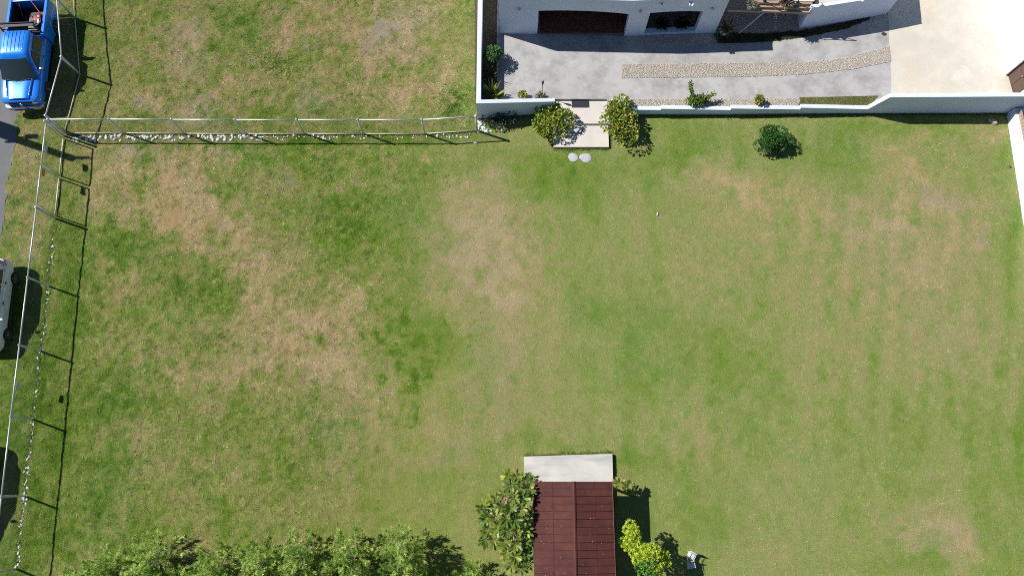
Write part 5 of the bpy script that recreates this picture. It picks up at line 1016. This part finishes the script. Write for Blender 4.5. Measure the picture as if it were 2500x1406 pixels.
R1 = [(1262, 1163, 1.5, .95), (1243, 1160, 1.3, .9), (1280, 1175, 1.6, 1), (1295, 1168, 1.4, .95), (1248, 1185, 1.7, 1), (1270, 1195, 1.9, 1), (1292, 1195, 1.8, 1), (1232, 1205, 1.6, 1), (1255, 1212, 2.0, 1), (1278, 1215, 2.0, 1), (1212, 1218, 1.5, 1), (1182, 1238, 1.5, 1.05), (1200, 1240, 1.6, 1), (1225, 1235, 1.9, 1), (1245, 1240, 2.1, 1.05), (1270, 1240, 2.1, 1), (1188, 1265, 1.7, 1), (1210, 1262, 1.9, 1.05), (1235, 1265, 2.1, 1), (1258, 1268, 2.1, 1), (1282, 1262, 1.9, 1), (1190, 1295, 1.6, 1), (1212, 1290, 1.9, 1), (1238, 1295, 2.1, 1), (1262, 1298, 2.0, 1), (1286, 1292, 1.8, 1), (1185, 1318, 1.4, .95), (1206, 1318, 1.6, 1), (1232, 1322, 1.8, 1), (1258, 1328, 1.9, 1), (1284, 1325, 1.7, 1), (1236, 1348, 1.5, .95), (1258, 1358, 1.7, 1), (1282, 1352, 1.6, 1), (1250, 1378, 1.4, 1), (1272, 1385, 1.5, 1.05), (1290, 1378, 1.4, .9)]
PC = [(.12, .19, .03), (.20, .26, .045), (.085, .155, .022), (.27, .31, .06), (.16, .23, .035), (.065, .14, .02), (.21, .25, .055)]
plumeria(at(1252, 1275, 0), R1, 'dark green frangipani tree with long-leaved rosettes left of the maroon roof', PC, flower=(1232, 1222, 2.05))
plumeria(at(1527, 1192, 0), [(1512, 1181, .55, .85), (1532, 1186, .7, .9), (1540, 1196, .4, .7)], 'young frangipani with two leaf rosettes at the roof shadow edge', [(.24, .28, .05), (.14, .19, .03)], name='plumeria_sapling')
R2 = [(1540, 1280, 2.2), (1533, 1292, 2.1), (1548, 1292, 2.3), (1540, 1305, 2.3), (1552, 1306, 2.2), (1536, 1318, 2.1), (1552, 1318, 2.2), (1522, 1322, 1.9), (1530, 1332, 1.9), (1546, 1330, 2.1), (1556, 1328, 2.0), (1568, 1335, 2.1), (1548, 1350, 1.9), (1560, 1345, 2.2), (1575, 1340, 2.3), (1590, 1338, 2.3), (1602, 1342, 2.2), (1612, 1352, 2.1), (1625, 1358, 2.0), (1566, 1358, 2.4), (1582, 1355, 2.5), (1598, 1356, 2.5), (1612, 1368, 2.2), (1626, 1372, 2.0), (1556, 1366, 2.1), (1572, 1372, 2.4), (1588, 1372, 2.5), (1602, 1380, 2.3), (1562, 1384, 2.1), (1578, 1388, 2.3), (1592, 1394, 2.2), (1606, 1394, 2.0), (1570, 1402, 2.0), (1600, 1408, 2.0)]
YG = [(.47, .58, .045), (.40, .52, .04), (.54, .62, .06), (.32, .46, .035), (.44, .55, .045)]; GG = [(.10, .26, .03), (.14, .30, .04)]
t = thing('yellow_tree', at(1572, 1352, 0), 'bright yellow-green bushy tree right of the maroon roof', 'tree'); c0 = at(1572, 1352, 0)
br = MB(); br.tube([(0, 0, -.05), (0, .02, .5), (.02, 0, .8)], [.10, .08, .06], 8); Pn = []; Dn = []; Cn = []
for i, (x, y, z) in enumerate(R2):
    z -= .45; q = at(x, y, z) - c0
    if i % 2 == 0: br.tube([(0, 0, .7), (q.x * .5, q.y * .5, .8 + (q.z - .8) * .4), q], [.04, .03, .015], 6)
    k = 130; v = unit(rng.normal(0, 1, (k, 3)) + np.array([0, 0, .45])); Pn.append(np.array(q) + v * np.array([.15, .15, .13])); Dn.append(v + rng.normal(0, .35, (k, 3)))
    inner = math.hypot(x - 1580, y - 1385) < 22; pal = np.array(GG if inner else YG); Cn.append(pal[rng.integers(0, len(pal), k)])
br.build('branches', M['palebark'], t, True)
P = np.concatenate(Pn); foliage('crown', P, np.concatenate(Dn), rng.uniform(.07, .13, len(P)), np.full(len(P), .05), np.concatenate(Cn), t, .2, .2, 'oval', .14)
q1 = at(1528, 1332, 1.5) - c0; q2 = at(1545, 1340, 1.3) - c0
# white garden furniture pieces half under the tree shadow
def chairlet(c, label, rz):
    t = thing('plastic_chair', c, label, 'chair', rz=rz)
    MB().rbox((0, 0, .40), (.46, .44, .035), .012, 2).build('seat', M['whiteplastic'], t, 'auto')
    MB().rbox((0, -.23, .62), (.46, .035, .42), .012, 2, rx=.18).build('backrest', M['whiteplastic'], t, 'auto')
    for sx in (-.2, .2):
        for sy in (-.19, .19): MB().tube([(sx, sy, .39), (sx * 1.12, sy * 1.15, 0)], [.02, .016], 7).build('leg', M['whiteplastic'], t)
        MB().rbox((sx * 1.12, 0, .60), (.04, .40, .025), .008, 1).build('armrest', M['whiteplastic'], t, 'auto')
    return t
for x, y, rz, la in ((1688, 1357, 2.6, 'white plastic chair at the edge of the tree shadow, partly in sunlight'), (1688, 1379, 3.3, 'white plastic chair wholly in the tree shadow')):
    p = at(x, y, .42); chairlet((p.x, p.y, 0), la, rz).scale = (.64, .64, .75)

# feathery shrubs along the bottom edge
FE = [(.43, .57, .145), (.50, .64, .19), (.34, .49, .105), (.55, .66, .22), (.28, .43, .09)]
def feathery(x, y, rad, h, label, seed, nb=46, tone=1.0):
    c = at(x, y, 0); t = thing('feathery_shrub', c, label, 'shrub', 'feathery shrubs along the bottom edge'); r = random.Random(seed); br = MB(); Pn = []; Dn = []; Ln = []; Cn = []
    br.tube([(0, 0, -.05), (0, 0, h * .45)], [.06, .04], 7)
    for b in range(nb):                                   # plumes: each branch carries a dense brush of needle sprigs
        az = b * 2.39996 + r.uniform(-.4, .4); out = rad * math.sqrt((b + .5) / nb) * r.uniform(.86, 1.06); base = Vector((math.cos(az) * out * .15, math.sin(az) * out * .15, h * r.uniform(.10, .30)))
        tip = Vector((math.cos(az) * out, math.sin(az) * out, max(h * (r.uniform(.92, 1.06) - .72 * (out / rad) ** 2), .28))); mid = base.lerp(tip, .5) + Vector((math.cos(az) * out * .10, math.sin(az) * out * .10, -.04))
        br.tube([base, mid, tip], [.014, .009, .004], 5, cap=False); tn = np.array(FE[r.randrange(5)]) * r.uniform(.85, 1.2)
        ax0 = (tip - mid).normalized()
        for k in range(15):
            f_ = .30 + .70 * (k + r.random()) / 15; q = mid.lerp(tip, (f_ - .5) * 2) if f_ > .5 else base.lerp(mid, f_ * 2)
            lat = Vector((r.gauss(0, 1), r.gauss(0, 1), r.gauss(0, .6))).normalized(); sd = (ax0 * .75 + lat * (.80 - .35 * f_) + Vector((0, 0, .1))).normalized(); sl_ = r.uniform(.18, .34) * (1.15 - .5 * f_); nn = 26
            u = rng.random(nn)[:, None]; Pn.append(np.array(q) + np.array(sd) * (u * sl_)); Dn.append(np.array(sd)[None] + rng.normal(0, .34, (nn, 3))); Ln.append(rng.uniform(.08, .15, nn)); Cn.append(np.tile(tn, (nn, 1)))
    br.build('branches', M['palebark'], t)
    P = np.concatenate(Pn); n = len(P)
    foliage('foliage', P, np.concatenate(Dn), np.concatenate(Ln), np.full(n, .021), np.concatenate(Cn) * tone, t, .10, .1, 'kite', .2, m_=M['needle'])
FS = [(215, 1424, .95, 1.5, 'leftmost low feathery shrub at the bottom edge'), (292, 1394, 1.08, 1.8, 'second feathery shrub from the left in the upper row'), (395, 1364, 1.22, 2.2, 'third feathery shrub from the left, its crown reaching up into the lawn'),
 (345, 1440, 1.1, 1.9, 'feathery shrub cut by the bottom edge below the third crown'), (545, 1382, 1.15, 2.0, 'fourth feathery shrub from the left, with a dark gap on its left'), (462, 1436, 1.1, 1.9, 'feathery shrub cut by the bottom edge left of the fourth crown'),
 (650, 1372, 1.08, 2.0, 'fifth feathery shrub from the left in the upper row'), (745, 1362, 1.2, 2.1, 'sixth feathery shrub from the left, touching the fifth'), (605, 1440, 1.1, 1.9, 'feathery shrub cut by the bottom edge below the fifth crown'),
 (862, 1362, 1.3, 2.2, 'seventh feathery shrub from the left, broad and light green'), (775, 1436, 1.15, 1.9, 'feathery shrub cut by the bottom edge below the sixth crown'), (988, 1352, 1.32, 2.5, 'tallest feathery shrub, last full crown at the right end of the row'),
 (905, 1442, 1.1, 1.9, 'feathery shrub cut by the bottom edge below the seventh crown'), (1035, 1425, 1.1, 1.8, 'feathery shrub cut by the bottom edge right below the tallest crown'), (1162, 1424, 1.0, 1.5, 'small feathery shrub beside the frangipani tree'), (1325, 1462, 1.05, 3.0, 'feathery shrub tip overlapping the lower end of the maroon roof')]
for i, (x, y, r_, h_, la) in enumerate(FS): feathery(x, y - 4, r_ * .97, h_, la, 40 + i, nb=int(52 * (r_ / 1.5) ** 1.5))

# unmown grass left standing along the feet of walls, slabs and posts
def edge_grass(lines, n_m, label, z=0.0):
    PX = []; PY = []
    for (x0, y0), (x1, y1) in lines:
        L_ = math.hypot(x1 - x0, y1 - y0); k = int(L_ * n_m); t_ = rng.random(k); dn = (-(y1 - y0) / L_, (x1 - x0) / L_); o_ = -np.abs(rng.normal(0, .07, k)) * (.4 + .9 * np.clip(.5 + vnoise(x0 + t_ * L_, y0 + 0 * t_, .35, 3), 0, 1.4)) - .01
        PX.append(x0 + (x1 - x0) * t_ + dn[0] * o_); PY.append(y0 + (y1 - y0) * t_ + dn[1] * o_)
    X = np.concatenate(PX); Y = np.concatenate(PY); n = len(X); az = rng.uniform(0, 6.28, n); el = rng.uniform(.4, 1.3, n); L = rng.uniform(.05, .14, n)
    P0 = np.stack([X, Y, np.full(n, z)], 1); sd = np.stack([-np.sin(az), np.cos(az), 0 * az], 1) * .008
    T = P0 + np.stack([np.cos(az) * L * np.cos(el), np.sin(az) * L * np.cos(el), L * np.sin(el)], 1)
    cc = np.array([(.12, .21, .025), (.17, .25, .04), (.26, .27, .08), (.36, .31, .14)])[rng.choice(4, n, p=[.4, .35, .15, .1])] * np.exp(rng.normal(0, .2, n))[:, None]
    tag(np_object('grass', np.stack([P0 - sd, P0 + sd, T], 1).reshape(-1, 3), np.arange(3 * n).reshape(-1, 3), M['grass'], cc), label, 'grass', kind='stuff')
WL = list(zip(P_wall[:-1], P_wall[1:])) + [(A_wall, B_wall)]
edge_grass(WL, 420, 'unmown fringe of grass along the foot of the white walls')
sq = SLAB[:]; edge_grass([((sq[1][0], sq[1][1] + .01), (sq[0][0], sq[0][1] + .01)), ((sq[3][0] + .01, sq[3][1]), (sq[1][0] + .01, sq[1][1])), ((2.03, 15.78), (4.73, 15.78)), ((4.74, 15.8), (4.74, 16.9)), ((2.02, 16.9), (2.02, 15.8))], 300, 'unmown fringe of grass round the patio slab and the entry steps')
edge_grass(list(zip(FF[:-1], FF[1:])) + list(zip(LF[:5], LF[1:6])), 170, 'unmown fringe of grass along the foot of the chain-link fences')
